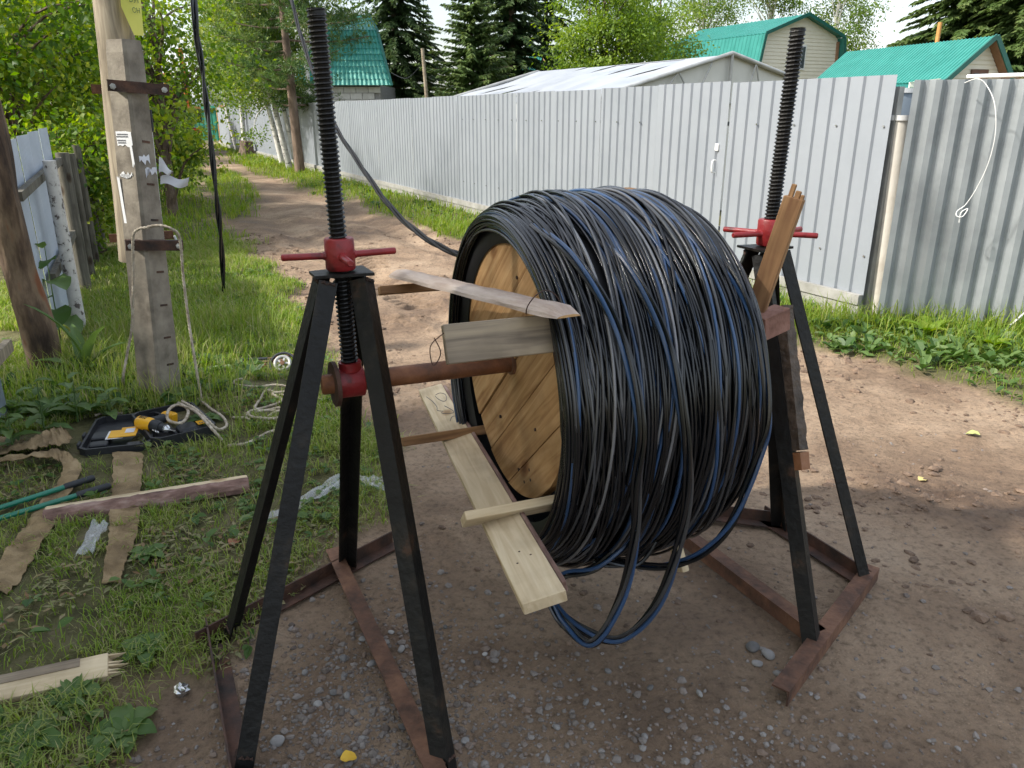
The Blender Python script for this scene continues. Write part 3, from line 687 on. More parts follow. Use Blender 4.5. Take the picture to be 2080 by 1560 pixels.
for s in (0.0, LG):
    e0 = gA + gv * s - gv * .03
    MB().tube([V3(e0 - gw * lw, zl), V3(e0, zR + .02), V3(e0 + gw * rw, zr)], .035, 10).build('rafter', M['steel_tube'], gr_, True)
    MB().tube([V3(e0 - gw * lw, zR - .77), V3(e0 + gw * rw, zR - .77)], .02, 8).build('tie_bar', M['steel_tube'], gr_, True)
    MB().tube([V3(e0, zR - .77), V3(e0, zR)], .03, 8).build('king_post', M['steel_tube'], gr_, True)
    for (x0, x1) in ((-.75, -.4), (-.75, -1.1), (-1.5, -1.1), (.35, .55), (.75, .55)):
        za = zR - .265 * abs(x1) if x1 < 0 else zR - .23 * x1
        MB().tube([V3(e0 + gw * x0, zR - .77), V3(e0 + gw * x1, za)], .014, 6).build('web', M['steel_tube'], gr_, True)
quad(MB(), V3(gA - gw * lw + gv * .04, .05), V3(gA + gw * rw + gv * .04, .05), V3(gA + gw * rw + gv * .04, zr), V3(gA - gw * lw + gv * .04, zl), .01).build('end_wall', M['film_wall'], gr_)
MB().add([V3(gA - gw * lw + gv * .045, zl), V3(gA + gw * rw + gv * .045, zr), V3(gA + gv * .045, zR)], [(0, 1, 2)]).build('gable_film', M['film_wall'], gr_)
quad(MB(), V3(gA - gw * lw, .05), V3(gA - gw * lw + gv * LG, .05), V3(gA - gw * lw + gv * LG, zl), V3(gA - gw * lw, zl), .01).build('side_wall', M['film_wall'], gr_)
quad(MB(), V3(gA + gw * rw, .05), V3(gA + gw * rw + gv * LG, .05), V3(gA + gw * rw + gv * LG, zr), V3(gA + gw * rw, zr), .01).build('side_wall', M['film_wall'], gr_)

# house with green tile-pattern roof, behind the pine
tb0 = AY(795, 172, 40.0); th = root('tile_roof_house', (tb0.x, 40.0, 0), 'white block house with steep teal tile-pattern roof behind the pine', 'house')
zt = AY(750, 26, 41.0).z; xr_e = tb0.x; zE = tb0.z
xl = AY(600, 172, 40.0).x; xk = AY(757, 42, 41.2).x; xtop = AY(738, 26, 41.5).x
def tile_rows(x0e, x1e, ye, ze, x0t, x1t, yt, zt_, rows, cols):
    for r_ in range(rows):
        t0 = r_ / rows; t1 = (r_ + 1) / rows
        xa0 = x0e + (x0t - x0e) * t0; xa1 = x1e + (x1t - x1e) * t0; xb0 = x0e + (x0t - x0e) * t1; xb1 = x1e + (x1t - x1e) * t1
        ya = ye + (yt - ye) * t0; yb = ye + (yt - ye) * t1; za = ze + (zt_ - ze) * t0; zb = ze + (zt_ - ze) * t1
        N = cols * 4 + 1; vs = []
        for i in range(N):
            f = i / (N - 1); w_ = .035 * (1 + math.sin(i * math.pi / 2))
            vs.append((xa0 + (xa1 - xa0) * f, ya - .05 - w_, za - .02))
        for i in range(N):
            f = i / (N - 1); w_ = .035 * (1 + math.sin(i * math.pi / 2))
            vs.append((xb0 + (xb1 - xb0) * f, yb - w_, zb))
        for i in range(N):
            f = i / (N - 1); vs.append((xa0 + (xa1 - xa0) * f, ya + .03, za - .04))
        q = [(i, i + 1, N + i + 1, N + i) for i in range(N - 1)] + [(2 * N + i, 2 * N + i + 1, i + 1, i) for i in range(N - 1)]
        mesh_np('tile_course', vs, q, m=M['green_roof'], parent=th, smooth=False)
zk = AY(757, 60, 41.2).z
tile_rows(xl, xr_e, 39.9, zE, xl + .3, xk + .15, 41.2, zk, 9, 22)
tile_rows(xl + .3, xk + .15, 41.2, zk, xl + 1.2, xtop, 42.6, zt + .1, 5, 20)
MB().bar((xr_e + .03, 39.85, zE - .05), (xk + .18, 41.2, zk), .12, .1).build('verge_trim', M['green_roof_trim'], th)
MB().bar((xk + .18, 41.2, zk), (xtop + .05, 42.6, zt + .1), .12, .1).build('verge_trim', M['green_roof_trim'], th)
xw = AY(773, 190, 40.3).x
MB().box(((xl + xw) / 2, 43.0, zE / 2), (xw - xl - .04, 5.2, zE)).build('wall', M['mortar'], th)
bw, bh = .6, .29
z = zE - .08; r_ = 0
bme = None
while z > 1.2:
    x = xw - (bw / 2 if r_ % 2 else 0); first = True
    while x > xw - 4.6:
        ww = bw if not (r_ % 2 and first) else bw
        c = MB().box((0, 0, 0), (bw - .025, .12, bh - .025)) if bme is None else None
        if bme is None:
            o = c.build('block', M['brick_white'], th, origin=(0, 0, 0)); bme = o.data; o.location = Vector((x - bw / 2, 40.36, z - bh / 2)) - worigin(th)
        else:
            o = bpy.data.objects.new('block', bme); COL.objects.link(o); o.parent = th; o.location = Vector((x - bw / 2, 40.36, z - bh / 2)) - worigin(th)
        x -= bw; first = False
    z -= bh; r_ += 1
# little hut with green roof and dark gable
ht = AY(1102, 116, 48.0); hu = root('forest_hut', (ht.x, 48, 0), 'small hut with pale green roof and dark gable beside the dark spruces', 'hut')
e1 = AY(1020, 160, 47.0); e2 = AY(1085, 158, 46.4)
ribbed('roof_front', (AY(1018, 160, 46).x, 46.6, e2.z), (AY(1088, 158, 46).x, 46.6, e2.z), (ht.x, 48, ht.z), (AY(1035, 121, 48).x, 48.0, ht.z), M['green_roof'], hu, 14)
quad(MB(), (ht.x - .1, 48.05, ht.z), (AY(1112, 140, 49).x, 49.3, e2.z), (AY(1050, 140, 49).x, 49.3, e2.z), (AY(1035, 121, 48).x, 48.05, ht.z)).build('roof_back', M['green_roof'], hu)
MB().box((e2.x - .9, 48, e2.z / 2), (2.0, 2.6, e2.z)).build('wall', M['brown_window'], hu)
MB().add([(ht.x + .02, 46.7, e2.z - .1), (ht.x + .02, 49.2, e2.z - .1), (ht.x + .0, 48, ht.z - .08)], [(0, 1, 2)]).build('gable', M['brown_window'], hu)
MB().bar((ht.x + .1, 48, ht.z), (ht.x + .1, 46.6, e2.z), .12, .1).build('verge_trim', M['soffit'], hu)
MB().bar((ht.x + .1, 48, ht.z), (ht.x + .1, 49.4, e2.z), .12, .1).build('verge_trim', M['soffit'], hu)
# grey barn, green yard gate, orange boards at the road's end
bn = AY(432, 215, 56.0); barn = root('grey_barn', (bn.x, 56, 0), 'tall grey corrugated barn roof glimpsed through birches at the end of the lane', 'barn')
bl, br_ = AY(412, 205, 56).x, AY(505, 205, 56).x; z0 = AY(430, 203, 56).z; z1 = AY(430, 88, 58).z
ribbed('roof_sheet', (bl, 56, z0), (br_, 56, z0), (br_ - .3, 58.2, z1), (bl - .25, 58.2, z1), M['grey_slate'], barn, 26, .06)
sheet('wall_sheet', Vector((bl - 1.2, 56.3, 0)), Vector((1, 0, 0)), Vector((0, -1, 0)), br_ - bl + 1.2, 0, z0, .3, .14, .04, .05, M['white_sheet'], barn)
gg = root('yard_gate', (AY(425, 290, 50).x, 50, 0), 'green sheet yard gate at the end of the lane', 'gate')
ga, gb_ = AY(396, 290, 50).x, AY(449, 290, 50).x; gt = AY(420, 222, 50).z
for k in range(2):
    xa = ga + (gb_ - ga) * k / 2 + .01; xb = ga + (gb_ - ga) * (k + 1) / 2 - .01
    sheet('gate_leaf', Vector((xa, 50, 0)), Vector((1, 0, 0)), Vector((0, -1, 0)), xb - xa, .1, gt, .25, .14, .03, .03, M['gate_green'], gg)
MB().box(((ga + gb_) / 2, 49.95, gt + .12), (gb_ - ga + .3, .12, .18)).build('top_beam', M['gate_green'], gg)
MB().box(((ga + gb_) / 2, 49.93, gt * .5), (gb_ - ga, .04, .06)).build('cross_rail', M['green_roof_trim'], gg)
ob = root('board_fence', (AY(457, 296, 46).x, 46, 0), 'short fence of warm orange upright boards beside the green gate', 'fence')
oa = AY(447, 296, 46.5); oe = AY(470, 300, 44.8); ot = AY(455, 214, 46).z
for k in range(8):
    p = Vector((oa.x, 46.5, 0)).lerp(Vector((oe.x, 44.8, 0)), (k + .5) / 8)
    MB().box((p.x, p.y, ot / 2), (.12, .03, ot + .04 * (k % 3)), (Vector((.45, -.89, 0)), Vector((.89, .45, 0)), UP)).build('board', M['orange_board'], ob)
# crane truck half hidden in the leaves
tk = AY(385, 300, 34.0); tr = root('crane_truck', (tk.x, 34, 0), 'dark truck with orange crane arm half hidden by leaves on the lane', 'truck')
tx = tk.x - .6
tr.rotation_euler.z = R(25)
MB().box((tx, 36, .95), (2.3, 5.0, .35), bev=.05).build('chassis', M['truck_black'], tr)
MB().box((tx, 35.9, 1.85), (2.4, 4.6, .12), bev=.03).build('flat_bed', M['timber_grey'], tr)
MB().box((tx, 33.45, 1.6), (2.4, .06, .55), bev=.02).build('tail_board', M['truck_black'], tr)
MB().box((tx, 33.40, 1.92), (2.4, .05, .10)).build('marker_strip', M['orange_board'], tr)
for sx in (-1, 1):
    MB().box((tx + sx * .95, 33.41, 1.02), (.42, .05, .16), bev=.015).build('tail_light', M['red_lens'], tr)
    for yy in (34.4, 37.6):
        wl = MB().tube([(tx + sx * .8, yy, .5), (tx + sx * 1.12, yy, .5)], .5, 24).build('wheel', M['rubber'], tr, True)
        MB().cyl((tx + sx * 1.10, yy, .5), (tx + sx * 1.135, yy, .5), .24, 16).build('rim', M['steel'], wl, True)
cb = MB().box((tx, 39.4, 2.0), (2.4, 1.9, 2.0), bev=.12).build('cab', M['truck_black'], tr)
MB().box((tx, 38.43, 2.5), (1.8, .03, .6), bev=.01).build('rear_window', M['glass'], cb)
MB().box((tx + .3, 37.9, 2.6), (.4, .4, 1.6), bev=.04).build('crane_post', M['orange'], tr)
MB().bar((tx + .3, 37.9, 3.3), (tx - .9, 34.6, 2.75), .25, .28, bev=.03).build('crane_arm', M['orange'], tr)
MB().bar((tx + .75, 34.0, 1.8), (tx + .75, 34.0, 4.2), .16, .16, (1, 0, 0), bev=.02).build('boom_tip', M['orange'], tr)
# distant light pole
pA = AY(868, 198, 38.0); pT = AY(858, 98, 38.0); pl = root('timber_pole', (pA.x, 38, 0), 'thin grey timber pole with a wire between the dark spruces', 'pole')
MB().tube([(pA.x + .1, 38, 0), pT], [.1, .075], 10).build('shaft', M['timber_grey'], pl, True)
wz = AY(795, 148, 39.5)
MB().tube(crom([pT - UP * .6, pT.lerp(wz, .5) - UP * .75, wz], 6), .018, 5).build('wire', M['rubber'], pl)

# ------------------------------------------------------------------ vegetation
def unit(a): return a / np.maximum(np.linalg.norm(a, axis=1, keepdims=True), 1e-9)
def leaves(P, D, Nn, ln, wd):
    """one folded rhombic leaf per row: base P, direction D, face normal Nn"""
    S = unit(np.cross(D, Nn)); n = len(P); ln = np.broadcast_to(ln, n)[:, None]; wd = np.broadcast_to(wd, n)[:, None]
    b = P; t = P + D * ln; l = P + D * ln * .45 + S * wd * .5 + Nn * wd * .12; r = P + D * ln * .45 - S * wd * .5 + Nn * wd * .12
    V = np.stack([b, r, t, l], 1).reshape(-1, 3); Q = np.arange(n * 4).reshape(n, 4)
    return V, Q
def limb_tubes(mb, segs):
    for pts, r0, r1, n in segs:
        k = len(pts); mb.tube(pts, [r0 + (r1 - r0) * i / (k - 1) for i in range(k)], n, caps=False)
def decid(name, label, base, h, crown_c, crown_r, nclump, nleaf, ln, wd, lm, tm, trunk_r=.12, cl=.35, low=.0, seed=1, lean=(0, 0), group=None, spread=1.0, trunks=None):
    """broadleaf tree: trunk and limbs, leaf clumps through an uneven crown volume"""
    g = np.random.RandomState(seed); base = Vector(base)
    o = root(name, base, label, 'tree' if name != 'bush' else 'bush', group)
    mb = MB(); cc = np.array(crown_c, float); cr_ = np.array(crown_r, float)
    C = []
    while len(C) < nclump:
        p = g.uniform(-1, 1, 3); rr = np.linalg.norm(p)
        if rr > 1 or rr < .25 + .3 * g.rand(): continue
        az = math.atan2(p[1], p[0]); lob = .78 + .22 * math.sin(3 * az + seed) * math.cos(2 * p[2] + seed) + .12 * g.randn()
        C.append(cc + p * cr_ * lob)
    C = np.array(C)
    top = Vector((cc[0] + lean[0], cc[1] + lean[1], cc[2] + cr_[2] * .7))
    tp = crom([base + Vector((0, 0, -.1)), base.lerp(top, .35) + Vector((g.randn() * .12, g.randn() * .12, 0)), base.lerp(top, .7) + Vector((g.randn() * .15, g.randn() * .15, 0)), top], 5)
    limb_tubes(mb, [(tp, trunk_r, trunk_r * .2, 10)])
    for c in C[: min(nclump, 46)]:
        c = Vector(c); hz_ = max(.38 if name == 'birch_tree' else .08, min(.85, (c.z - base.z) / max(top.z - base.z, .1) - .22)); s = tp[int(hz_ * (len(tp) - 1))]
        mid = s.lerp(c, .55) + Vector((g.randn() * .1, g.randn() * .1, .12 * (c - s).length))
        limb_tubes(mb, [(crom([s, mid, c], 3), trunk_r * .32, .008, 5)])
    if trunks:
        for (pts, r0, r1) in trunks: limb_tubes(mb, [(crom(pts, 5), r0, r1, 9)])
    mb.build('trunk', tm, o, True)
    per = max(1, nleaf // nclump); P = np.repeat(C, per, 0); n = len(P)
    off = g.randn(n, 3) * np.array([cl, cl, cl * .62]) * np.repeat(g.uniform(.6, 1.25, nclump), per)[:, None] * spread
    P = P + off; P[:, 2] = np.maximum(P[:, 2], base.z + low)
    D = unit(off * .6 + g.randn(n, 3) * .5 + np.array([0, 0, -.35])); Nn = unit(g.randn(n, 3) * .7 + np.array([-.25, -.1, .9]))
    V, Q = leaves(P, D, Nn, ln * g.uniform(.6, 1.2, n), wd * g.uniform(.6, 1.2, n))
    shade = np.clip(.5 + .32 * np.repeat(g.randn(nclump) * .6, per) + .2 * g.randn(n), 0, 1)
    mesh_np('crown', V, Q, m=lm, parent=o, rndv=shade)
    return o
def spruce(name, label, base, h, rad, whorls, lm, tm, seed=1, droop=.35, group=None, z_low=.06, dens=1.25, tw=.08):
    g = np.random.RandomState(seed); base = Vector(base); o = root(name, base, label, 'tree', group)
    mb = MB(); limb_tubes(mb, [([base - UP * .1, base + UP * h * .5 + Vector((g.randn() * .05, 0, 0)), base + UP * h], .016 * h, .01, 10)])
    PP = []; DD = []; NN = []; LL = []; SH = []
    for k in range(whorls):
        f = z_low + (1 - z_low) * (k + g.rand() * .6) / whorls; z = h * f; Lb = rad * (1 - f) ** .8 * g.uniform(.8, 1.15) + .12
        nb = 5 + int(g.rand() * 3); a0 = g.rand() * 6.28
        for j in range(nb):
            az = a0 + j * 6.283 / nb + g.randn() * .18; Lq = Lb * g.uniform(.7, 1.15); d = np.array([math.cos(az), math.sin(az)])
            ns = max(6, int(Lq * 11 * dens)); t = (np.arange(ns) + g.rand(ns)) / ns; t = np.clip(t, .08, 1)
            dz = (.18 * t - droop * t ** 2 * 1.3 + .16 * np.clip(t - .75, 0, 1)) * Lq
            x = base.x + d[0] * Lq * t; y = base.y + d[1] * Lq * t; zz = base.z + z + dz
            for rep in range(4):
                sg_ = (-1 if rep % 2 else 1) * (1 if rep < 2 else .4); side = np.array([-d[1], d[0]]) * sg_
                ln_ = (.18 + .34 * (1 - t)) * min(1.3, .5 + Lq * .3) * g.uniform(.7, 1.3, ns)
                dv = np.stack([d[0] * .75 + side[0] * .75 + g.randn(ns) * .15, d[1] * .75 + side[1] * .75 + g.randn(ns) * .15, -.25 - .5 * g.rand(ns)], 1)
                PP.append(np.stack([x, y, zz], 1) + g.randn(ns, 3) * .02); DD.append(unit(dv)); NN.append(unit(np.stack([g.randn(ns) * .4, g.randn(ns) * .4, np.ones(ns)], 1))); LL.append(ln_)
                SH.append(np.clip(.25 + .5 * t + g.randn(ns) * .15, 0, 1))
            if f < .9:
                e = len(x) - 1; limb_tubes(mb, [([Vector((base.x, base.y, base.z + z)), Vector((x[e // 2], y[e // 2], zz[e // 2])), Vector((x[e], y[e], zz[e]))], .02 * (1 - f) + .006, .004, 4)])
    mb.build('trunk', tm, o, True)
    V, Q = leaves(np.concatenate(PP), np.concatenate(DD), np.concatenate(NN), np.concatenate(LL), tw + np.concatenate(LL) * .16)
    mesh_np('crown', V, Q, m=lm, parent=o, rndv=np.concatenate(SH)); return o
def pine_tree(name, label, base, h, lm, tm, seed=3):
    g = np.random.RandomState(seed); base = Vector(base); o = root(name, base, label, 'tree'); mb = MB()
    tp = crom([base - UP * .1, base + Vector((-.05, .0, h * .3)), base + Vector((-.1, 0, h * .6)), base + Vector((-.05, 0, h))], 5)
    limb_tubes(mb, [(tp, .155, .05, 12)]); T = []; TS = []
    for k in range(64):
        z = 1.9 + (h - 2.1) * (k / 64) + g.randn() * .1; az = g.rand() * 6.283; Lq = (2.7 - 1.4 * k / 64) * g.uniform(.6, 1.15)
        if z < 3.4: Lq *= .75
        d = np.array([math.cos(az), math.sin(az), 0]); e = base + Vector((-.08, 0, z)); pts = []
        for t in (0, .35, .7, 1.0): pts.append(e + Vector(d) * (Lq * t) + UP * (Lq * (.02 + .18 * t * t - .10 * t)))
        limb_tubes(mb, [(crom(pts, 3), .035, .008, 5)])
        for q in range(int(20 * Lq)):
            t = .30 + .7 * g.rand(); p = np.array(e) + d * Lq * t + np.array([0, 0, Lq * (.02 + .18 * t * t - .10 * t)])
            T.append(p + g.randn(3) * np.array([.24, .24, .12]) * (.5 + t * .6)); TS.append(g.rand())
    mb.build('trunk', tm, o, True)
    T = np.array(T); TS = np.array(TS); per = 18; P = np.repeat(T, per, 0); n = len(P)
    D = unit(g.randn(n, 3) + np.array([0, 0, .45])); Nn = unit(g.randn(n, 3))
    V, Q = leaves(P + D * .015, D, Nn, g.uniform(.12, .22, n), np.full(n, .02))
    mesh_np('crown', V, Q, m=lm, parent=o, rndv=np.clip(np.repeat(TS, per) * .7 + g.randn(n) * .12, 0, 1)); return o

def at_px(u, v, y):  p = AY(u, v, y); return p
# --- in view, left of the lane
decid('hazel_tree', 'leafy hazel tree filling the upper left corner behind the blue sheet fence', (-6.6, 10.6, 0), 6, (-6.7, 10.8, 2.5), (2.1, 2.0, 2.0), 70, 12500, .10, .075, L['decid'], M['bark_dark'], .09, .36, seed=4)
decid('alder_tree', 'dense broadleaf tree directly behind the concrete pole', (-5.9, 13.6, 0), 6.5, (-6.2, 13.8, 2.6), (1.5, 1.8, 2.2), 46, 8000, .095, .07, L['decid'], M['bark_dark'], .1, .36, seed=5)
decid('elm_tree', 'tall leafy tree overhanging the far left edge of the lane', (-9.6, 17.5, 0), 8, (-9.6, 17.8, 3.2), (2.1, 2.4, 2.6), 46, 7500, .12, .09, L['decid'], M['bark_dark'], .13, .45, seed=6)
decid('maple_tree', 'broadleaf tree behind the top of the left sheet fence', (-9.6, 12.6, 0), 7, (-9.5, 12.8, 2.8), (2.6, 2.0, 2.6), 70, 13000, .11, .085, L['decid'], M['bark_dark'], .12, .42, seed=8)
decid('bush', 'dark low bush under the trees beside the leaning fence posts', (-5.3, 9.2, 0), 2, (-5.3, 9.3, .95), (.8, 1.0, .85), 40, 7000, .08, .055, L['decid'], M['bark_dark'], .04, .26, seed=9, low=.03)
decid('bush', 'leafy bush spilling onto the lane below the half hidden truck', (-7.0, 15.6, 0), 2.4, (-7.0, 15.6, 1.0), (.85, 1.3, 1.0), 46, 8000, .10, .055, L['bright'], M['bark_dark'], .04, .28, seed=10, low=.03)
decid('bush', 'rowan-like bush growing at the left verge farther along the lane', (-10.9, 22.5, 0), 3, (-11.0, 22.5, 1.5), (1.3, 1.6, 1.6), 46, 8000, .12, .06, L['decid'], M['bark_dark'], .05, .35, seed=12, low=.03)
decid('linden_tree', 'rounded broadleaf tree at the far end of the left verge', (-15.5, 28, 0), 7, (-16.2, 28, 3.2), (2.4, 2.6, 2.6), 50, 7000, .15, .11, L['decid'], M['bark_dark'], .14, .5, seed=13)
# --- out of view to the left and behind: they shade the foreground
decid('shade_tree', 'broadleaf tree standing outside the left edge of the view', (-5.1, 1.2, 0), 5, (-5.0, 1.1, 3.5), (1.7, 1.6, 1.7), 70, 14000, .19, .15, L['decid'], M['bark_dark'], .14, .42, seed=14)
decid('shade_tree', 'broadleaf tree behind the viewer on the left of the lane', (-5.1, -1.5, 0), 7, (-5.0, -.8, 4.8), (2.0, 1.8, 2.8), 90, 16000, .2, .16, L['decid'], M['bark_dark'], .18, .5, seed=15)
decid('shade_tree', 'second broadleaf tree behind the viewer, nearer the lane', (-4.4, -4.4, 0), 8, (-4.2, -4.0, 5.4), (2.2, 1.8, 2.8), 70, 12000, .2, .16, L['decid'], M['bark_dark'], .18, .5, seed=16)
decid('bush', 'unseen rounded bush behind the left fence, added to shade the ground', (-5.3, 3.4, 0), 3, (-5.3, 3.3, 1.6), (.9, 1.2, 1.3), 40, 7000, .12, .09, L['decid'], M['bark_dark'], .06, .32, seed=17, low=.03)  # low bush added out of view to keep the case in shade
# --- birches by the fence
def birch(label, base, top, r0, ccs, crs, n, seed, group=None):
    decid('birch_tree', label, base, top[2], ccs, crs, 56, int(n * 1.5), .085, .068, L['birch'], M['birch_bark'], r0 * 1.25, .34, seed=seed)
bb0 = G(590, 345)
birch('slender birch with white trunk left of the pine', (bb0.x, bb0.y, 0), (0, 0, 9), .085, (bb0.x - .6, bb0.y, 3.9), (1.3, 1.3, 2.9), 9000, 21)
bb1 = G(612, 345)
birch('thin white birch stem close beside the pine trunk', (bb1.x - .15, bb1.y + .2, 0), (0, 0, 9), .07, (bb1.x - .9, bb1.y + .3, 4.2), (1.1, 1.2, 2.7), 6000, 22)
bb2 = G(575, 338)
birch('leaning white birch, leftmost stem of the clump by the fence', (bb2.x, bb2.y, 0), (0, 0, 9), .08, (bb2.x - 1.3, bb2.y + .3, 3.8), (1.3, 1.3, 2.8), 8000, 23)
bb3 = G(498, 314)
birch('far birch rising above the stump by the fence', (bb3.x, bb3.y, 0), (0, 0, 9), .09, (bb3.x + .1, bb3.y, 4.7), (1.7, 1.8, 3.2), 9000, 24)
bb4 = G(482, 306)
birch('thin far birch near the orange boards', (bb4.x, bb4.y, 0), (0, 0, 9), .08, (bb4.x - .2, bb4.y, 5.2), (1.6, 1.8, 3.4), 8000, 25)
stp = MB(); ss = G(503, 318); stp.tube([(ss.x, ss.y, -.05), (ss.x, ss.y, .3), (ss.x + .03, ss.y, .62)], [.36, .27, .24], 14, rfun=lambda i, a: 1 + .12 * math.sin(5 * a))
tag(stp.build('tree_stump', M['bark_dark'], None, True), 'short grey stump at the verge below the far birch', 'stump')
pb_ = G(610, 352); pine_tree('pine_tree', 'pine with reddish straight trunk in front of the teal roofed house', (pb_.x, pb_.y, 0), 8.5, L['pine'], M['pine_bark'])
# --- behind the fence
def bpx(u, y): return AY(u, 300, y).x
spruce('spruce_tree', 'dark drooping spruce right behind the teal tile-pattern roof', (bpx(812, 47), 47, 0), 15, 4.0, 42, L['spruce'], M['bark_dark'], 31, .42)
spruce('spruce_tree', 'lighter young spruce left of the dark pair above the fence', (bpx(962, 40), 40, 0), 9.6, 2.7, 34, L['spruce_l'], M['bark_dark'], 32, .1, dens=1.2)
spruce('spruce_tree', 'tall dark spruce beside the small hut roof', (bpx(1040, 44), 44, 0), 16, 3.6, 44, L['spruce'], M['bark_dark'], 33, .38)
spruce('spruce_tree', 'dark spruce half hidden behind the bright green tree', (bpx(1105, 52), 52, 0), 15, 3.4, 36, L['spruce'], M['bark_dark'], 34, .4)
spruce('spruce_tree', 'short spruce low on the skyline left of the thin pole', (bpx(870, 60), 60, 0), 9.5, 3.0, 26, L['spruce_l'], M['bark_dark'], 35, .25)
spruce('spruce_tree', 'broad green spruce above the shed roof, left of the right hand pair', (bpx(1925, 40), 40, 0), 14.5, 4.6, 60, L['spruce_l'], M['bark_dark'], 36, .3, dens=1.5, tw=.09)
spruce('spruce_tree', 'dark spruce cut by the right edge above the shed gable', (bpx(2050, 37), 37, 0), 16, 4.6, 56, L['spruce_l'], M['bark_dark'], 37, .4, dens=1.3, tw=.08)
decid('willow_tree', 'bright yellow-green bushy tree behind the greenhouse ridge', (bpx(1225, 32), 32, 0), 7, (bpx(1225, 32), 32, 4.1), (2.4, 2.2, 3.4), 90, 22000, .15, .085, L['bright'], M['bark_dark'], .14, .42, seed=41)
decid('willow_tree', 'bright green tree crown just right of the greenhouse ridge', (bpx(1330, 37), 37, 0), 7, (bpx(1325, 37), 37, 4.3), (1.9, 2.0, 3.4), 60, 12000, .15, .085, L['bright'], M['bark_dark'], .14, .42, seed=42)
decid('birch_tree', 'tall airy birch behind the left end of the gambrel roof', (bpx(1410, 56), 56, 0), 13, (bpx(1410, 56), 56, 8.2), (3.0, 3, 6.5), 70, 13000, .17, .11, L['birch'], M['birch_bark'], .16, .6, seed=43)
decid('birch_tree', 'airy birch rising behind the gambrel ridge', (bpx(1545, 60), 60, 0), 13, (bpx(1540, 60), 60, 8.6), (3.2, 3, 6.3), 64, 11000, .18, .12, L['birch'], M['birch_bark'], .16, .6, seed=44)
decid('birch_tree', 'drooping birch just right of the gambrel gable', (bpx(1668, 58), 58, 0), 13, (bpx(1672, 58), 58, 7.2), (2.3, 3, 6.2), 64, 11000, .18, .12, L['birch'], M['birch_bark'], .16, .55, seed=45)
decid('birch_tree', 'pale birch crown filling the sky above the pine', (bpx(640, 40), 40, 0), 13, (bpx(640, 40), 40, 9), (3.4, 3, 5), 60, 9000, .16, .11, L['birch'], M['birch_bark'], .15, .6, seed=46)

# --- trodden flat where tools, straps and timbers lie
CZ = [(u, v, r) for (u, v, r) in [(165, 900, .13), (200, 905, .15), (240, 900, .15), (280, 895, .15), (320, 890, .15), (360, 885, .15), (400, 880, .14), (430, 880, .12), (190, 880, .13), (260, 875, .13), (340, 868, .13), (400, 862, .12),
    (262, 950, .09), (260, 985, .09), (258, 1020, .09), (255, 1060, .09), (250, 1100, .08), (238, 1145, .07), (230, 1180, .06), (20, 915, .1), (70, 905, .1), (110, 900, .1), (60, 945, .08), (110, 940, .08), (150, 955, .08), (140, 990, .08),
    (125, 1030, .08), (95, 1065, .08), (70, 1100, .08), (40, 1145, .08), (10, 1190, .08), (30, 1045, .06), (90, 1025, .06), (150, 1005, .06), (200, 988, .05), (30, 1060, .06), (100, 1040, .06), (170, 1022, .06), (215, 1008, .05),
    (130, 1065, .06), (200, 1052, .06), (270, 1040, .06), (340, 1030, .06), (410, 1018, .06), (480, 1008, .06), (190, 1100, .07), (170, 1130, .05), (-10, 1425, .08), (50, 1412, .08), (110, 1398, .08), (170, 1385, .08), (220, 1375, .06),
    (560, 1050, .07), (610, 1020, .07), (660, 990, .06), (369, 1400, .05), (560, 750, .1), (520, 745, .1), (520, 800, .1), (560, 800, .1), (540, 850, .1), (590, 850, .1), (500, 912, .06), (540, 898, .06), (180, 935, .1), (220, 930, .1), (270, 925, .1), (320, 915, .1), (370, 908, .1), (420, 900, .1), (445, 890, .08)]]
CZP = np.array([[G(u, v).x, G(u, v).y, r] for u, v, r in CZ])
def clearz(x, y):
    k = np.ones(len(x))
    for cx_, cy_, r in CZP: k = np.minimum(k, np.clip((np.hypot(x - cx_, y - cy_) - (r if r > .095 else r * .8)) / .03, 0, 1))
    return k
# --- grass: real blades, one mass
def blades(N, xr, yr, hgt, wid, keep, seed, lean=.45, seg2=True):
    g = np.random.RandomState(seed)
    x = g.uniform(*xr, N); y = g.uniform(*yr, N); k = keep(x, y) * clearz(x, y) > g.rand(N); x = x[k]; y = y[k]; n = len(x)
    z = height(x, y) - .006
    cl = fbm(x * 2.2, y * 2.2, 77)
    h = hgt * g.uniform(.45, 1.25, n) * (.55 + .95 * cl); a = g.rand(n) * 6.283; le = lean * g.uniform(.3, 1.6, n)
    dx = np.cos(a); dy = np.sin(a); wv = wid * g.uniform(.7, 1.3, n)
    fa = a + g.uniform(1.0, 2.1, n); sx = np.cos(fa) * wv / 2; sy = np.sin(fa) * wv / 2
    b = np.stack([x, y, z], 1); m_ = b + np.stack([dx * h * le * .35, dy * h * le * .35, h * .6], 1); t = b + np.stack([dx * h * le, dy * h * le, h * np.clip(1.05 - .28 * le, .35, 1)], 1)
    S = np.stack([sx, sy, np.zeros(n)], 1)
    V = np.stack([b - S, b + S, m_ + S * .8, m_ - S * .8, t], 1).reshape(-1, 3); i = np.arange(n) * 5
    Q = np.stack([i, i + 1, i + 2, i + 3], 1); T = np.stack([i + 3, i + 2, i + 4], 1)
    r = np.clip(.2 + .66 * cl + g.randn(n) * .16, 0, 1); dry = g.rand(n) < .15; r = np.where(dry, .9, np.clip(r, 0, .72))
    return V, Q, T, np.concatenate([r, r])
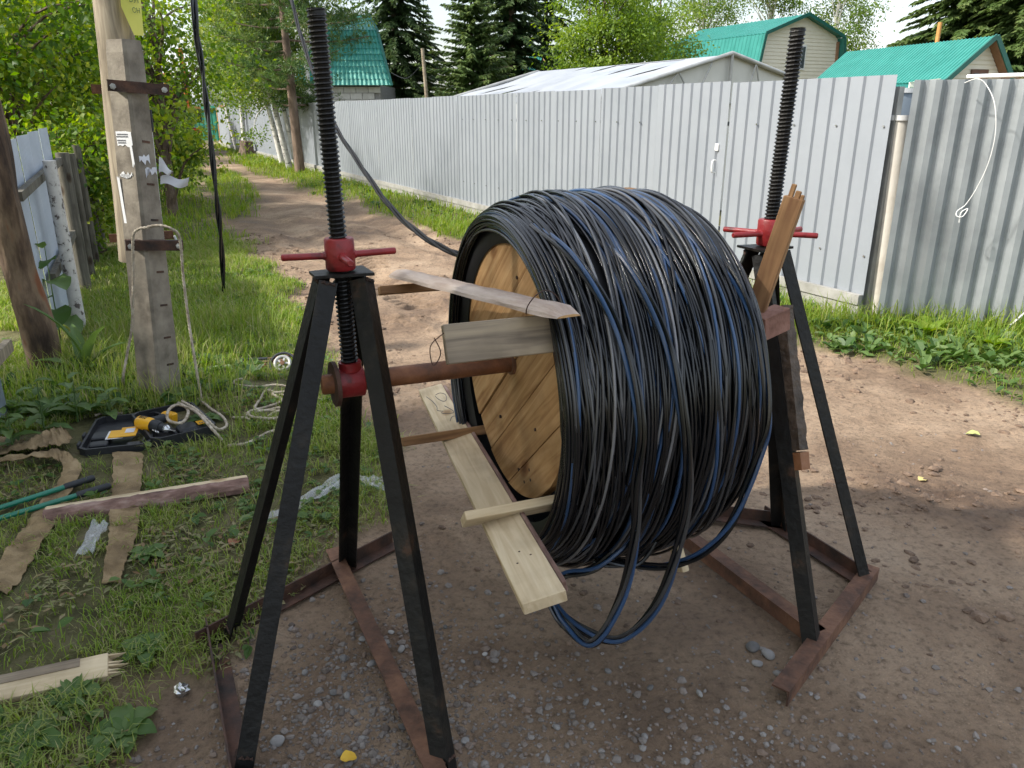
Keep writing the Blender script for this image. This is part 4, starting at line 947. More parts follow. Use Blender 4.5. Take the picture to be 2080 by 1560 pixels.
def joinmass(parts):
    Vs, Qs, Ts, Rq, Rt = [], [], [], [], []; k = 0
    for V, Q, T, r in parts:
        Vs.append(V); Qs.append(Q + k); Ts.append(T + k); k += len(V); Rq.append(r[:len(Q)]); Rt.append(r[len(Q):])
    return np.concatenate(Vs), np.concatenate(Qs), np.concatenate(Ts), np.concatenate(Rq + Rt)
def kl(x, y):      # left side grass
    return grass_mask(x, y) * (x < (edge_x(LE, y) + edge_x(RE, y)) / 2)
def bare(x, y): return np.clip((fbm(x * 1.7 + 9, y * 1.7, 88) - .34) * 5, .2, 1)
parts = [blades(80000, (-3.3, -.4), (1.3, 4.0), .055, .004, lambda x, y: kl(x, y) * bare(x, y), 1, .9),
         blades(46000, (-3.8, -.6), (3.6, 6.2), .08, .005, lambda x, y: kl(x, y) * np.clip(bare(x, y) + .2, 0, 1), 2, .7),
         blades(56000, (-5.2, -1.0), (6.0, 10.5), .095, .0075, kl, 3, .6),
         blades(6000, (-3.2, -1.6), (4.2, 6.4), .2, .006, lambda x, y: kl(x, y) * np.clip((-1.5 - x), 0, 1), 7, .5)]
V, Q, T, r_ = joinmass(parts); gr1 = mesh_np('grass', V, Q, T, m=L['grass'], rndv=r_); gr1['kind'] = 'stuff'; gr1['label'] = 'patchy trampled grass left of the dirt road'
def kr(x, y): return grass_mask(x, y) * (x > (edge_x(LE, y) + edge_x(RE, y)) / 2)
infence = lambda x, y: (x < np.interp(y, [5.9, 6.0, 6.5, 22.3, 34.5, 44.6], [4.9, 4.6, 3.0, -5.03, -11.2, -16.2])).astype(float)
parts = [blades(30000, (1.4, 4.9), (3.4, 6.5), .075, .0055, lambda x, y: kr(x, y) * infence(x, y) * np.clip(.3 + (x - edge_x(RE, y)) * .9, 0, 1), 4, .7),
         blades(26000, (-1.6, 3.2), (6.0, 12.5), .15, .008, lambda x, y: kr(x, y) * infence(x, y), 5, .6),
         blades(2600, (2.2, 4.4), (5.3, 6.5), .2, .008, lambda x, y: kr(x, y) * infence(x, y) * np.clip((x - edge_x(RE, y) - .5), 0, 1), 8, .6),
         blades(60000, (-14, -.5), (10.5, 30), .15, .014, lambda x, y: grass_mask(x, y) * infence(x, y) * (x > edge_x(LE, y) - 2.5), 6, .6),
         blades(16000, (-20, -7), (26, 46), .2, .03, lambda x, y: grass_mask(x, y) * infence(x, y) * (x > edge_x(LE, y) - 3), 9, .6)]
V, Q, T, r_ = joinmass(parts); gr2 = mesh_np('verge_grass', V, Q, T, m=L['grass_far'], rndv=r_); gr2['kind'] = 'stuff'; gr2['label'] = 'bright verge grass along the grey fence and lane'

# --- low broad leaves on the ground (plantain, clover, dandelion), too many to count
def broad(N, xr, yr, keep, size, seed, up=.35):
    g = np.random.RandomState(seed); x = g.uniform(*xr, N); y = g.uniform(*yr, N); k = keep(x, y) * (clearz(x, y) > .9) > g.rand(N); x = x[k]; y = y[k]; n = len(x)
    rep = 4; x = np.repeat(x, rep); y = np.repeat(y, rep); n = len(x); a = g.rand(n) * 6.283
    D = unit(np.stack([np.cos(a), np.sin(a), up * g.uniform(.1, 1.6, n)], 1)); Nn = unit(np.stack([-np.cos(a) * .4 + g.randn(n) * .2, -np.sin(a) * .4 + g.randn(n) * .2, np.ones(n)], 1))
    P = np.stack([x + np.cos(a) * .01, y + np.sin(a) * .01, height(x, y) + .008 + .025 * g.rand(n)], 1); ln = size * g.uniform(.5, 1.35, n); wd = ln * g.uniform(.42, .7, n)
    S = unit(np.cross(D, Nn)); Nu = unit(np.cross(S, D)); ln = ln[:, None]; wd = wd[:, None]
    dr = np.array([0, 0, -1.0]) * ln * .22
    pts = [P, P + D * ln * .3 + S * wd * .42 + Nu * wd * .1, P + D * ln * .68 + S * wd * .4 + Nu * wd * .08 + dr * .3, P + D * ln + dr, P + D * ln * .68 - S * wd * .4 + Nu * wd * .08 + dr * .3, P + D * ln * .3 - S * wd * .42 + Nu * wd * .1]
    V = np.stack(pts, 1).reshape(-1, 3); i = np.arange(n) * 6
    Q = np.concatenate([np.stack([i, i + 1, i + 2, i + 3], 1), np.stack([i, i + 3, i + 4, i + 5], 1)])
    r = np.clip(.4 + g.randn(n) * .25, 0, 1); return V, Q, np.zeros((0, 3), int), np.concatenate([r, r])
parts = [broad(460, (-2.6, -.5), (1.3, 3.2), lambda x, y: kl(x, y) * np.clip((fbm(x * 2, y * 2, 99) - .38) * 5, .15, 1), .052, 51),
         broad(620, (-3.4, -.6), (3.0, 6), kl, .05, 52), broad(300, (-4, -1.5), (5.5, 9), kl, .06, 53),
         broad(300, (-3.2, -1.7), (4.05, 5.2), lambda x, y: kl(x, y) * np.clip(-1.4 - x, 0, 1), .10, 54, .9),
         broad(520, (1.8, 4.5), (3.3, 6.4), lambda x, y: kr(x, y) * infence(x, y), .06, 55, .7), broad(240, (2.4, 4.6), (5.0, 6.3), lambda x, y: kr(x, y) * infence(x, y), .10, 57, 1.0),
         broad(700, (-6, 2.8), (6.5, 20), lambda x, y: kr(x, y) * infence(x, y), .12, 56, .8)]
V, Q, T, r_ = joinmass(parts); bl_ = mesh_np('ground_cover', V, Q, m=L['weed'], rndv=r_); bl_['kind'] = 'stuff'; bl_['label'] = 'low broad-leaved weeds among the grass'
# dry trampled litter
g = np.random.RandomState(60); n = 12000; x = g.uniform(-2.9, -.2, n); y = g.uniform(1.3, 4.6, n); k = (grass_mask(x, y) > .15) & (x < 0) & (fbm(x * 1.5, y * 1.5, 71) > .36) & (clearz(x, y) > .9); x = x[k]; y = y[k]; n = len(x); a = g.rand(n) * 6.283
D = unit(np.stack([np.cos(a), np.sin(a), g.randn(n) * .12], 1)); Nn = unit(np.stack([g.randn(n) * .3, g.randn(n) * .3, np.ones(n)], 1))
V, Q = leaves(np.stack([x, y, height(x, y) + .012 + .012 * g.rand(n)], 1), D, Nn, g.uniform(.02, .06, n), g.uniform(.004, .02, n))
lt = mesh_np('leaf_litter', V, Q, m=L['litter'], rndv=g.rand(n)); lt['kind'] = 'stuff'; lt['label'] = 'dry trampled blades and leaf bits on the worn turf'

# --- individual tall weeds by the left fence
def big_leaf(base, d, lnth, wid, up, seed, bendf=.5, n=9):
    """one broad leaf: curved strip with midrib and wavy edge"""
    g = random.Random(seed); base = Vector(base); d = Vector(d).normalized(); sd_ = d.cross(UP).normalized(); vs = []; p = base.copy(); el = up
    for i in range(n):
        t = i / (n - 1); wv = wid * (math.sin(math.pi * min(1, t ** .8 * .97 + .03))) ** .75 * .5 + .002
        nrm = (UP * math.cos(el) - d * math.sin(el))
        wob = .12 * wv * math.sin(i * 2.1 + seed)
        vs += [p - sd_ * wv + nrm * (wv * .35 + wob), p - sd_ * wv * .5 + nrm * wv * .12, p, p + sd_ * wv * .5 + nrm * wv * .12, p + sd_ * wv + nrm * (wv * .35 - wob)]
        st = lnth / (n - 1); p = p + (d * math.cos(el) + UP * math.sin(el)) * st; el -= bendf * 2.2 / n
    f = [(i * 5 + j, i * 5 + j + 1, i * 5 + 5 + j + 1, i * 5 + 5 + j) for i in range(n - 1) for j in range(4)]
    return vs, f
def leafy(name, label, cat, base, leafs, stem_h=0, m=None, stem_r=.006):
    o = root(name, base, label, cat)
    if stem_h: MB().tube([Vector(base) - UP * .03, Vector(base) + Vector((.01, 0, stem_h * .5)), Vector(base) + Vector((.015, .01, stem_h))], [stem_r, stem_r * .8, stem_r * .4], 6).build('stem', M['stemgreen'], o, True)
    for i, (z, az, lnth, wid, up) in enumerate(leafs):
        vs, f = big_leaf(Vector(base) + UP * z, (math.cos(az), math.sin(az), 0), lnth, wid, up, i + 3)
        q = mesh_np('leaf', [tuple(v) for v in vs], f, m=m or L['weed'], parent=o, smooth=True, rndv=[.25 + .5 * ((i * 37) % 10) / 10] * len(f))
    return o
M['stemgreen'] = mat('weed_stem', [(.05, .10, .025), (.09, .15, .04)], 8, .6)
hx, hy = G(178, 770).xy
leafy('horseradish_plant', 'tall upright horseradish leaf in front of the left sheet fence', 'plant', (hx, hy, 0), [(.05, -2.6, .6, .085, 1.5), (.03, -.4, .5, .08, 1.35), (.02, 2.2, .45, .08, 1.2), (.02, .3, .36, .09, 1.1), (.02, 3.6, .34, .09, .9), (.02, 5.4, .3, .08, .9)])
b0 = G(125, 700)
leafy('burdock_plant', 'rounded burdock leaves climbing beside the rotten post', 'plant', (b0.x, b0.y, 0), [(.65, -1.2, .2, .19, .3), (.5, -.5, .22, .2, .2), (.38, -2.0, .2, .18, .1), (.28, -1.0, .25, .22, .0), (.75, -1.7, .16, .14, .6), (.18, -.2, .22, .2, .1), (.12, -2.4, .2, .17, .1)], .78)
for i, (u, v, h, lab) in enumerate(((95, 905, .36, 'nettle-like plant with pointed leaves at the foot of the blue-grey gate'), (160, 870, .30, 'small pointed-leaf weed between the gate and the drill case'), (30, 935, .26, 'pointed-leaf weed at the left edge below the blue-grey gate'), (225, 860, .2, 'short weed left of the concrete pole foot'))):
    p = G(u, v); lf = []
    for k in range(9):
        zz = h * (.25 + .75 * k / 8); lf.append((zz, k * 2.4 + i, .17 * (1 - .45 * k / 8), .062 * (1 - .4 * k / 8), .45))
    leafy('nettle_plant', lab, 'plant', (p.x, p.y, 0), lf, h)
for i, (u, v, s, lab) in enumerate(((255, 1495, .12, 'plantain rosette near the bottom left corner'), (150, 1420, .11, 'plantain rosette behind the splintered board'), (300, 1330, .10, 'plantain rosette below the two straps'), (60, 1520, .12, 'broad plantain leaves at the very bottom left'), (420, 870, .11, 'broad weed leaves right of the drill case'), (300, 1140, .09, 'plantain leaves beside the lower end of the straight strap'))):
    p = G(u, v); leafy('plantain_plant', lab, 'plant', (p.x, p.y, gz(p.x, p.y)), [(.012, k * 1.05 + i, s * (.8 + .35 * ((k * 7 + i) % 5) / 5), s * .52, .38) for k in range(6)])
for i, (u, v, s, lab) in enumerate(((1880, 690, .26, 'big dock leaves in the grass under the ribbed fence'), (2010, 720, .22, 'dock plant near the leaning rod at the right edge'), (1770, 668, .2, 'leafy weed at the foot of the white pipe post'), (868, 398, .34, 'tall weed growing against the grey fence left of the drum'), (820, 388, .4, 'thin tall weed against the grey fence'))):
    p = G(u, v); leafy('dock_plant', lab, 'plant', (p.x, p.y, gz(p.x, p.y)), [(.02 + (.08 * k if v < 500 else 0), k * 1.3 + i, s * (.7 + .4 * ((k * 3 + i) % 4) / 4), s * .3, .8) for k in range(6)], .6 if v < 500 else 0, L['grass_far'])

# ------------------------------------------------------------------ stones
def stone_mesh(seed, flat=.6):
    g = np.random.RandomState(seed); t = (1 + 5 ** .5) / 2
    v = np.array([(-1, t, 0), (1, t, 0), (-1, -t, 0), (1, -t, 0), (0, -1, t), (0, 1, t), (0, -1, -t), (0, 1, -t), (t, 0, -1), (t, 0, 1), (-t, 0, -1), (-t, 0, 1)], float)
    v = unit(v) * g.uniform(.72, 1.18, (12, 1)) * np.array([1, g.uniform(.6, .95), flat * g.uniform(.7, 1.2)])
    f = [(0, 11, 5), (0, 5, 1), (0, 1, 7), (0, 7, 10), (0, 10, 11), (1, 5, 9), (5, 11, 4), (11, 10, 2), (10, 7, 6), (7, 1, 8), (3, 9, 4), (3, 4, 2), (3, 2, 6), (3, 6, 8), (3, 8, 9), (4, 9, 5), (2, 4, 11), (6, 2, 10), (8, 6, 7), (9, 8, 1)]
    return v, np.array(f)
SV = [stone_mesh(i) for i in range(8)]
g = np.random.RandomState(70)
def gravel_density(x, y):
    d = np.exp(-(((x + .42) / .38) ** 2 + ((y - 1.85) / .42) ** 2)) + .5 * np.exp(-(((x - .25) / .9) ** 2 + ((y - 1.6) / .3) ** 2)) + .06 * np.exp(-(((x - .8) / .9) ** 2 + ((y - 2.1) / .6) ** 2)) + .008
    return d * (1 - .8 * grass_mask(x, y))
n = 60000; x = g.uniform(-1.1, 2.6, n); y = g.uniform(1.35, 4.2, n); k = gravel_density(x, y) > g.rand(n); x = x[k]; y = y[k]; n = len(x)
sz = np.clip(g.lognormal(-5.15, .5, n), .0025, .018); z = height(x, y); an = g.rand(n) * 6.283; kind = g.randint(0, 8, n); Vs = []; Ts = []; c = 0
for i in range(8):
    s_ = kind == i; m_ = s_.sum(); v, f = SV[i]; ca = np.cos(an[s_])[:, None]; sa = np.sin(an[s_])[:, None]
    P = np.stack([v[None, :, 0] * ca - v[None, :, 1] * sa, v[None, :, 0] * sa + v[None, :, 1] * ca, np.repeat(v[None, :, 2], m_, 0)], 2) * sz[s_][:, None, None]
    P = P + np.stack([x[s_], y[s_], z[s_] + sz[s_] * .12], 1)[:, None, :]
    Vs.append(P.reshape(-1, 3)); Ts.append((f[None] + (np.arange(m_) * 12)[:, None, None]).reshape(-1, 3) + c); c += m_ * 12
def gravel_mat():
    m, nn_, b = newmat('gravel'); at = nn_.nodes.new('ShaderNodeAttribute'); at.attribute_name = 'rnd'
    r = ramp(nn_, [(.11, .085, .07), (.17, .145, .125), (.20, .18, .165), (.18, .125, .09), (.25, .235, .22)]); nn_.links.new(at.outputs['Fac'], r.inputs['Fac']); nn_.links.new(r.outputs[0], b.inputs['Base Color']); b.inputs['Roughness'].default_value = .85
    return m
T = np.concatenate(Ts); gv_ = mesh_np('gravel', np.concatenate(Vs), None, T, m=gravel_mat(), rndv=np.repeat(g.rand(n), 20)); gv_['kind'] = 'stuff'; gv_['label'] = 'loose grey gravel trodden into the road between the jacks'
# clods of churned earth
g = np.random.RandomState(90)
def clod_density(x, y): return np.maximum(churn_bands(x, y), .02) * (grass_mask(x, y) < .4)
n = 26000; x = g.uniform(-4.5, 3.8, n); y = 1.6 + 10 * g.rand(n) ** 1.5; k = clod_density(x, y) > g.rand(n); x = x[k]; y = y[k]; n = len(x)
sz = np.clip(g.lognormal(-4.25, .5, n), .005, .04); z = height(x, y); an = g.rand(n) * 6.283; kind = g.randint(0, 8, n); Vs = []; Ts = []; c = 0
for i in range(8):
    s_ = kind == i; m_ = s_.sum(); v, f = SV[i]; ca = np.cos(an[s_])[:, None]; sa = np.sin(an[s_])[:, None]
    P = np.stack([v[None, :, 0] * ca - v[None, :, 1] * sa, v[None, :, 0] * sa + v[None, :, 1] * ca, np.repeat(v[None, :, 2], m_, 0) * .7], 2) * sz[s_][:, None, None]
    P = P + np.stack([x[s_], y[s_], z[s_] + sz[s_] * .05], 1)[:, None, :]
    Vs.append(P.reshape(-1, 3)); Ts.append((f[None] + (np.arange(m_) * 12)[:, None, None]).reshape(-1, 3) + c); c += m_ * 12
cd_ = mesh_np('earth_clods', np.concatenate(Vs), None, np.concatenate(Ts), m=mat('crumbled_earth', [(.075, .048, .032), (.15, .10, .068), (.23, .16, .11)], 20, .95, 0, .8, 80)); cd_['kind'] = 'stuff'; cd_['label'] = 'crumbled earth clods churned up along the wheel tracks'
def stone(u, v, s, label, group=None, seed=0):
    p = G(u, v); v_, f = stone_mesh(seed, .55); a = seed * 1.3; ca, sa = math.cos(a), math.sin(a)
    P = np.stack([v_[:, 0] * ca - v_[:, 1] * sa, v_[:, 0] * sa + v_[:, 1] * ca, v_[:, 2]], 1) * s + np.array([p.x, p.y, gz(p.x, p.y) + s * .22])
    o = mesh_np('stone', P, None, f, m=M['stone'], origin=(p.x, p.y, 0)); tag(o, label, 'stone', group)
    bv = o.modifiers.new('soft', 'BEVEL'); bv.width = s * .16; bv.segments = 2; bv.limit_method = 'NONE'
stone(1530, 1318, .036, 'largest pale grey stone inside the right jack base', None, 201)
stone(1562, 1333, .032, 'flat grey stone touching the largest one inside the right jack base', None, 202)
stone(1538, 1352, .022, 'smaller stone just below the pale pair at the right jack', None, 203)
stone(1578, 1372, .018, 'small stone close to the front tip of the right jack base', None, 205)
for i, (u, v, s) in enumerate(((565, 1510, .028), (705, 1415, .02), (678, 1408, .018), (700, 1375, .017), (645, 1432, .02), (755, 1350, .022), (698, 1340, .02), (738, 1302, .018), (815, 1322, .022), (795, 1290, .016), (870, 1340, .016), (940, 1345, .014), (985, 1330, .013), (905, 1275, .013), (1040, 1420, .016), (1190, 1430, .018), (1130, 1480, .017), (1320, 1400, .016), (1420, 1415, .02), (1235, 1365, .014), (945, 1505, .02), (690, 1535, .018), (735, 1505, .016), (1310, 1500, .016), (820, 1480, .02), (620, 1370, .016))):
    stone(u, v, s, 'fist-sized grey stone lying loose among the gravel', 'loose stones among the gravel', 300 + i)

# ------------------------------------------------------------------ the two screw jacks
AX0 = Vector((-.47, 2.12, .96)); AN = Vector((.932, .362, 0)).normalized(); AE = Vector((-AN.y, AN.x, 0))   # drum axle, its direction, away from viewer
def angle_iron(mb, a, b, wdt, th, X, Y):
    """L section with corner on the line a-b, flanges along X and Y"""
    return mb.prism([(0, 0), (wdt, 0), (wdt, th), (th, th), (th, wdt), (0, wdt)], a, b, X, Y)
def jack(label, screw, outn, long_dir, corners, base_bars, ztop, zhead, lean, rods_az, wrap=None):
    """half-hexagon base of angle iron, four legs to a top plate, screw with red nut, red axle carrier"""
    o = root('screw_jack', (screw.x, screw.y, 0), label, 'jack')
    S = Vector((screw.x, screw.y, 0)); pw = .055
    tops = {'RR': S + long_dir * .055 - outn * .04, 'FR': S - long_dir * .055 - outn * .045, 'RL': S + long_dir * .038 + outn * .075, 'FL': S - long_dir * .038 + outn * .075}
    for key, c in corners.items():
        c = Vector((c[0], c[1], .02)); t = V3(tops[key], ztop - .003); d = (t - c).normalized()
        side = (S - Vector((c.x, c.y, 0))).normalized()
        Xv = Vector((side.x + side.y, side.y - side.x, 0)).normalized(); Xv = (Xv - d * Xv.dot(d)).normalized(); Yv = d.cross(Xv).normalized()
        if Yv.dot(side) < 0: Yv = -Yv
        lg = MB(); angle_iron(lg, c, t, .049, .006, Xv, Yv); lego = lg.build('leg', M['blackpaint'], o)
        for (wp0, wv) in ((c + d * .045, Xv), (c + d * .045, Yv), (t - d * .006, Xv)):
            wl_ = MB(); wl_.tube([wp0 + wv * (.006 + .0075 * q_) + d * (.003 * math.sin(q_ * 2.6 + c.x * 9)) for q_ in range(6)], [.004 + .0018 * math.sin(q_ * 3.1 + c.y * 7) for q_ in range(6)], 7); wl_.build('weld_bead', M['rust_dark'], lego, True)
    for (a, b, up_out) in base_bars:
        a = Vector((a[0], a[1], .012)); b = Vector((b[0], b[1], .012)); d = (b - a).normalized(); cen = (S - (a + b) / 2); cen.z = 0
        inn = Vector((-d.y, d.x, 0)); inn = inn if inn.dot(cen) > 0 else -inn
        bm = MB()
        if up_out: angle_iron(bm, a, b, .055, .006, inn, UP)
        else: bm.prism([(0, .055), (.055, .055), (.055, .049), (.006, .049), (.006, 0), (0, 0)], a, b, inn, UP)
        bm.build('base_bar', M['rust'] if not up_out else M['rust_dark'], o)
    pc = S + outn * .03
    pl = MB(); hx_ = [V3(S + long_dir * .062 - outn * .072, ztop), V3(S + long_dir * .04 + outn * .086, ztop), V3(S - long_dir * .04 + outn * .086, ztop), V3(S - long_dir * .062 - outn * .072, ztop)]
    pl.add([p for p in hx_] + [p + UP * .008 for p in hx_], [(3, 2, 1, 0), (4, 5, 6, 7), (0, 1, 5, 4), (1, 2, 6, 5), (2, 3, 7, 6), (3, 0, 4, 7)]); pl.build('top_plate', M['blackpaint'], o)
    # screw with helical thread
    z0 = AX0.z + .045; pit = .0122; N = 14; vs = []; rows = int((zhead - z0) / (pit / 4)); Lv = Vector((lean[0], lean[1], 0))
    prof = [.0255, .0245, .0195, .0205]
    for i in range(rows + 1):
        for k in range(N):
            a = 2 * math.pi * k / N; z = z0 + i * pit / 4 + pit * k / N; z = min(max(z, z0), zhead); rr = prof[i % 4]
            c = S + Lv * (z - z0); vs.append((c.x + rr * math.cos(a), c.y + rr * math.sin(a), z))
    q = [(i * N + k, i * N + (k + 1) % N, (i + 1) * N + (k + 1) % N, (i + 1) * N + k) for i in range(rows) for k in range(N - 1)]
    # close the helical seam: last column joins the first, one pitch up
    for i in range(rows - 4): q.append((i * N + N - 1, (i + 4) * N, (i + 5) * N, (i + 1) * N + N - 1))
    scw = mesh_np('screw', vs, q, m=M['thread'], parent=o)
    tcz = S + Lv * (zhead - z0); MB().cyl(V3(tcz, zhead - .02), V3(tcz, zhead + .002), .0225, 16).build('screw_end', M['thread'], o, True)
    cS = S + Lv * (ztop - z0)
    nut = MB(); nut.tube([V3(cS, ztop + .013), V3(cS, ztop + .018), V3(cS, ztop + .096), V3(cS, ztop + .1)], [.038, .041, .041, .038], 28); nut = nut.build('nut', M['redpaint'], o, True)
    for az in rods_az:
        d = Vector((math.cos(az), math.sin(az), .02)); p0 = V3(cS, ztop + .052) + d * .036
        MB().tube([p0, p0 + d * .118, p0 + d * .121], [.0095, .0095, .007], 14).build('turning_bar', M['redpaint'], nut, True)
        MB().tube([V3(cS, ztop + .052) + d * .039, V3(cS, ztop + .052) + d * .046], [.0135, .0105], 12).build('weld', M['redpaint'], nut, True)
    hb = V3(S, AX0.z)
    hub = MB(); hub.tube([hb - AN * .037, hb - AN * .034, hb + AN * .034, hb + AN * .037], [.041, .045, .045, .041], 26); hub = hub.build('axle_carrier', M['redpaint'], o, True)
    MB().tube([hb + UP * .036, hb + UP * .062], .033, 20).build('socket', M['redpaint'], hub, True)
    dsk = hb + outn * .048
    MB().tube([dsk - outn * .006, dsk + outn * .006], .066, 28).build('washer', M['rust_dark'], o, True)
    return o
SL = Vector((-.47, 2.12, 0)); SRt = Vector((.87, 2.64, 0))
ldv = Vector((-.433, .901, 0)); on = Vector((-.901, -.433, 0))
cL = {'RR': (-.655, 2.63), 'FR': (-.165, 1.585), 'RL': (-.985, 2.19), 'FL': (-.75, 1.60)}
jl = jack('near left cable jack, black angle-iron tripod-like stand with red nut', SL, on, ldv, cL,
     [((-1.06, 2.14), (-.50, 2.80), True), ((-1.055, 2.22), (-.735, 1.55), True), ((-.69, 2.68), (-.145, 1.52), False), ((-.83, 1.545), (-.10, 1.52), True)],
     1.278, 1.945, (-.02, .0), [R(22), R(112), R(202), R(292)])
ldr = Vector((-.408, .913, 0)); onr = Vector((.913, .408, 0))
cR = {'FR': (1.005, 2.075), 'RR': (.57, 3.07), 'FL': (1.36, 2.48), 'RL': (1.17, 2.93)}
jr = jack('right cable jack, black stand on rusty base with red nut behind the drum', SRt, onr, ldr, cR,
     [((.83, 1.86), (1.40, 2.525), False), ((1.36, 2.50), (1.12, 3.02), True), ((1.005, 2.135), (.53, 3.14), False), ((1.21, 2.95), (.50, 3.13), True)],
     1.262, 1.95, (.028, .0), [R(30), R(150), R(205), R(330)])
# packing tape wound round the front leg of the right jack
c0 = Vector((1.005, 2.075, .02)); t0_ = V3(SRt - ldr * .055 - onr * .005, 1.26); ldir = (t0_ - c0).normalized()
tp_ = []
for i in range(26):
    f = .50 + .36 * i / 25; tp_.append(c0.lerp(t0_, f) + Vector((.006, .012, 0)))
wr_ = MB(); wr_.tube(tp_, [.034 + .0015 * math.sin(i * 2.3) + .001 * math.sin(i * 5.1) for i in range(26)], 5, rfun=lambda i, a: 1 + .03 * math.sin(3 * a + i * 1.3))
wr_.build('tape_wrap', mat('brown_packing_tape', [(.02, .014, .01), (.06, .04, .026), (.11, .075, .05)], 14, .6, 0, .8, 50), jr, True)
tb_ = MB(); tb_.tube([c0.lerp(t0_, .452) + Vector((.006, .012, 0)), c0.lerp(t0_, .495) + Vector((.006, .012, 0))], [.034, .0345], 5)
tb_.build('tape_band', mat('orange_tape', [(.18, .07, .025), (.28, .12, .05)], 12, .5, 0, .4, 50), jr, True)

# ------------------------------------------------------------------ axle and drum
axl = MB(); axl.tube([AX0 - AN * .085, AX0 - AN * .08, AX0 + AN * 1.53, AX0 + AN * 1.535], [.026, .029, .029, .026], 24)
tag(axl.build('axle_pipe', M['pipe'], None, True, origin=tuple(AX0)), 'rusty brown axle pipe running through the drum between both jacks', 'pipe')
CTR = AX0
drum = root('cable_drum', V3(AX0 + AN * .8, 0), 'wooden cable drum with plank flange and boards sticking out, under the cable', 'cable drum')
def DP(t, q, z): return AX0 + AN * t + AE * q + UP * z       # along axle, away from viewer, up
def flange(t0, t1, rad, nplank, tilt):
    """disc cut into planks with open seams"""
    ca, sa = math.cos(tilt), math.sin(tilt); ws = np.array([.9, 1.1, 1.0, 1.15, .95, 1.0][:nplank]); ws = ws / ws.sum() * 2 * rad; e = -rad
    for i in range(nplank):
        a = e + .0026; b = e + ws[i] - .0026; e += ws[i]
        a_ = max(a, -rad * .9985); b_ = min(b, rad * .9985); up_ = []; dn = []
        for k in range(13):
            w_ = a_ + (b_ - a_) * k / 12; l = math.sqrt(max(rad * rad - w_ * w_, 0)); up_.append((l, w_)); dn.append((-l, w_))
        poly = up_ + dn[::-1]
        dt = .0028 * ((i * 7) % 3 - 1)
        Xv = -AE * ca + UP * sa; Yv = AE * sa + UP * ca
        vs = [CTR + AN * (t0 + dt) + Xv * p[0] + Yv * p[1] for p in poly] + [CTR + AN * (t1 + dt) + Xv * p[0] + Yv * p[1] for p in poly]
        # local frame along the plank so the grain follows it
        org = CTR + AN * t0; m3 = Matrix((Xv, Yv, AN)).transposed(); inv = m3.inverted()
        me = bpy.data.meshes.new('plank'); n_ = len(poly)
        me.from_pydata([tuple(inv @ (v - org)) for v in vs], [], [tuple(range(n_)), tuple(range(2 * n_ - 1, n_ - 1, -1))] + [(k, n_ + k, n_ + (k + 1) % n_, (k + 1) % n_) for k in range(n_)])
        me.materials.append(M['plank']); o = bpy.data.objects.new('plank', me); COL.objects.link(o); o.parent = drum
        o.matrix_local = Matrix.Translation(org - worigin(drum)) @ m3.to_4x4()
flange(.502, .534, .428, 6, R(42))
flange(1.0, 1.03, .412, 6, R(10))
MB().tube([AX0 + AN * .55, AX0 + AN * 1.01], .22, 24).build('barrel', M['slat_brown'], drum, True)
MB().tube([AX0 + AN * .494, AX0 + AN * .508], .038, 20).build('axle_bush', M['rust'], drum, True)
for (q, z) in ((-.05, .28), (.14, .2), (.1, -.22), (-.16, -.3), (-.22, .1), (-.2, -.15), (.25, -.08), (-.12, -.36), (-.07, -.34), (-.17, -.33)):
    MB().cyl(DP(.4985, q, z), DP(.5035, q, z), .0055, 8).build('nail_head', M['rust_dark'], drum)
def board(name, a, b, wdt, th, m, upv, parent=drum, label=None, bev=.002):
    """board with its own local frame, x along the grain"""
    a = Vector(a); b = Vector(b); d = (b - a); Lg = d.length; d.normalize(); u = Vector(upv); s_ = u.cross(d).normalized(); u = d.cross(s_)
    mb = MB(); mb.box((0, 0, 0), (Lg, wdt, th), None, bev); me = bpy.data.meshes.new(name); me.from_pydata(mb.v, [], mb.f); me.materials.append(m)
    o = bpy.data.objects.new(name, me); COL.objects.link(o)
    if parent is not None: o.parent = parent
    off = worigin(parent) if parent is not None else Vector()
    o.matrix_local = Matrix.Translation((a + b) / 2 - off) @ Matrix((d, s_, u)).transposed().to_4x4()
    if label: o['label'] = label
    return o
gb = Vector((.114, 1.915, 1.165)); board('lagging_board', gb - AN * .30, gb + AN * .25, .098, .022, M['board_grey'], (-AE * .9 + UP * .35), label='wide grey weathered board')
sb = Vector((-.22, 2.78, 1.105)); board('lagging_slat', sb - AN * .27, sb + AN * .2, .05, .03, M['slat_brown'], (AE * .3 + UP * .95))
s3 = Vector((-.099, 2.603, .605)); board('lagging_slat', s3 - AN * .31, s3 + AN * .2, .05, .032, M['slat_brown'], (AE * .35 + UP * .9))
s4 = Vector((.133, 1.949, .658)); board('lagging_slat', s4 - AN * .285, s4 + AN * .2, .06, .026, M['board_pale'], (-AE * .75 - UP * .65))
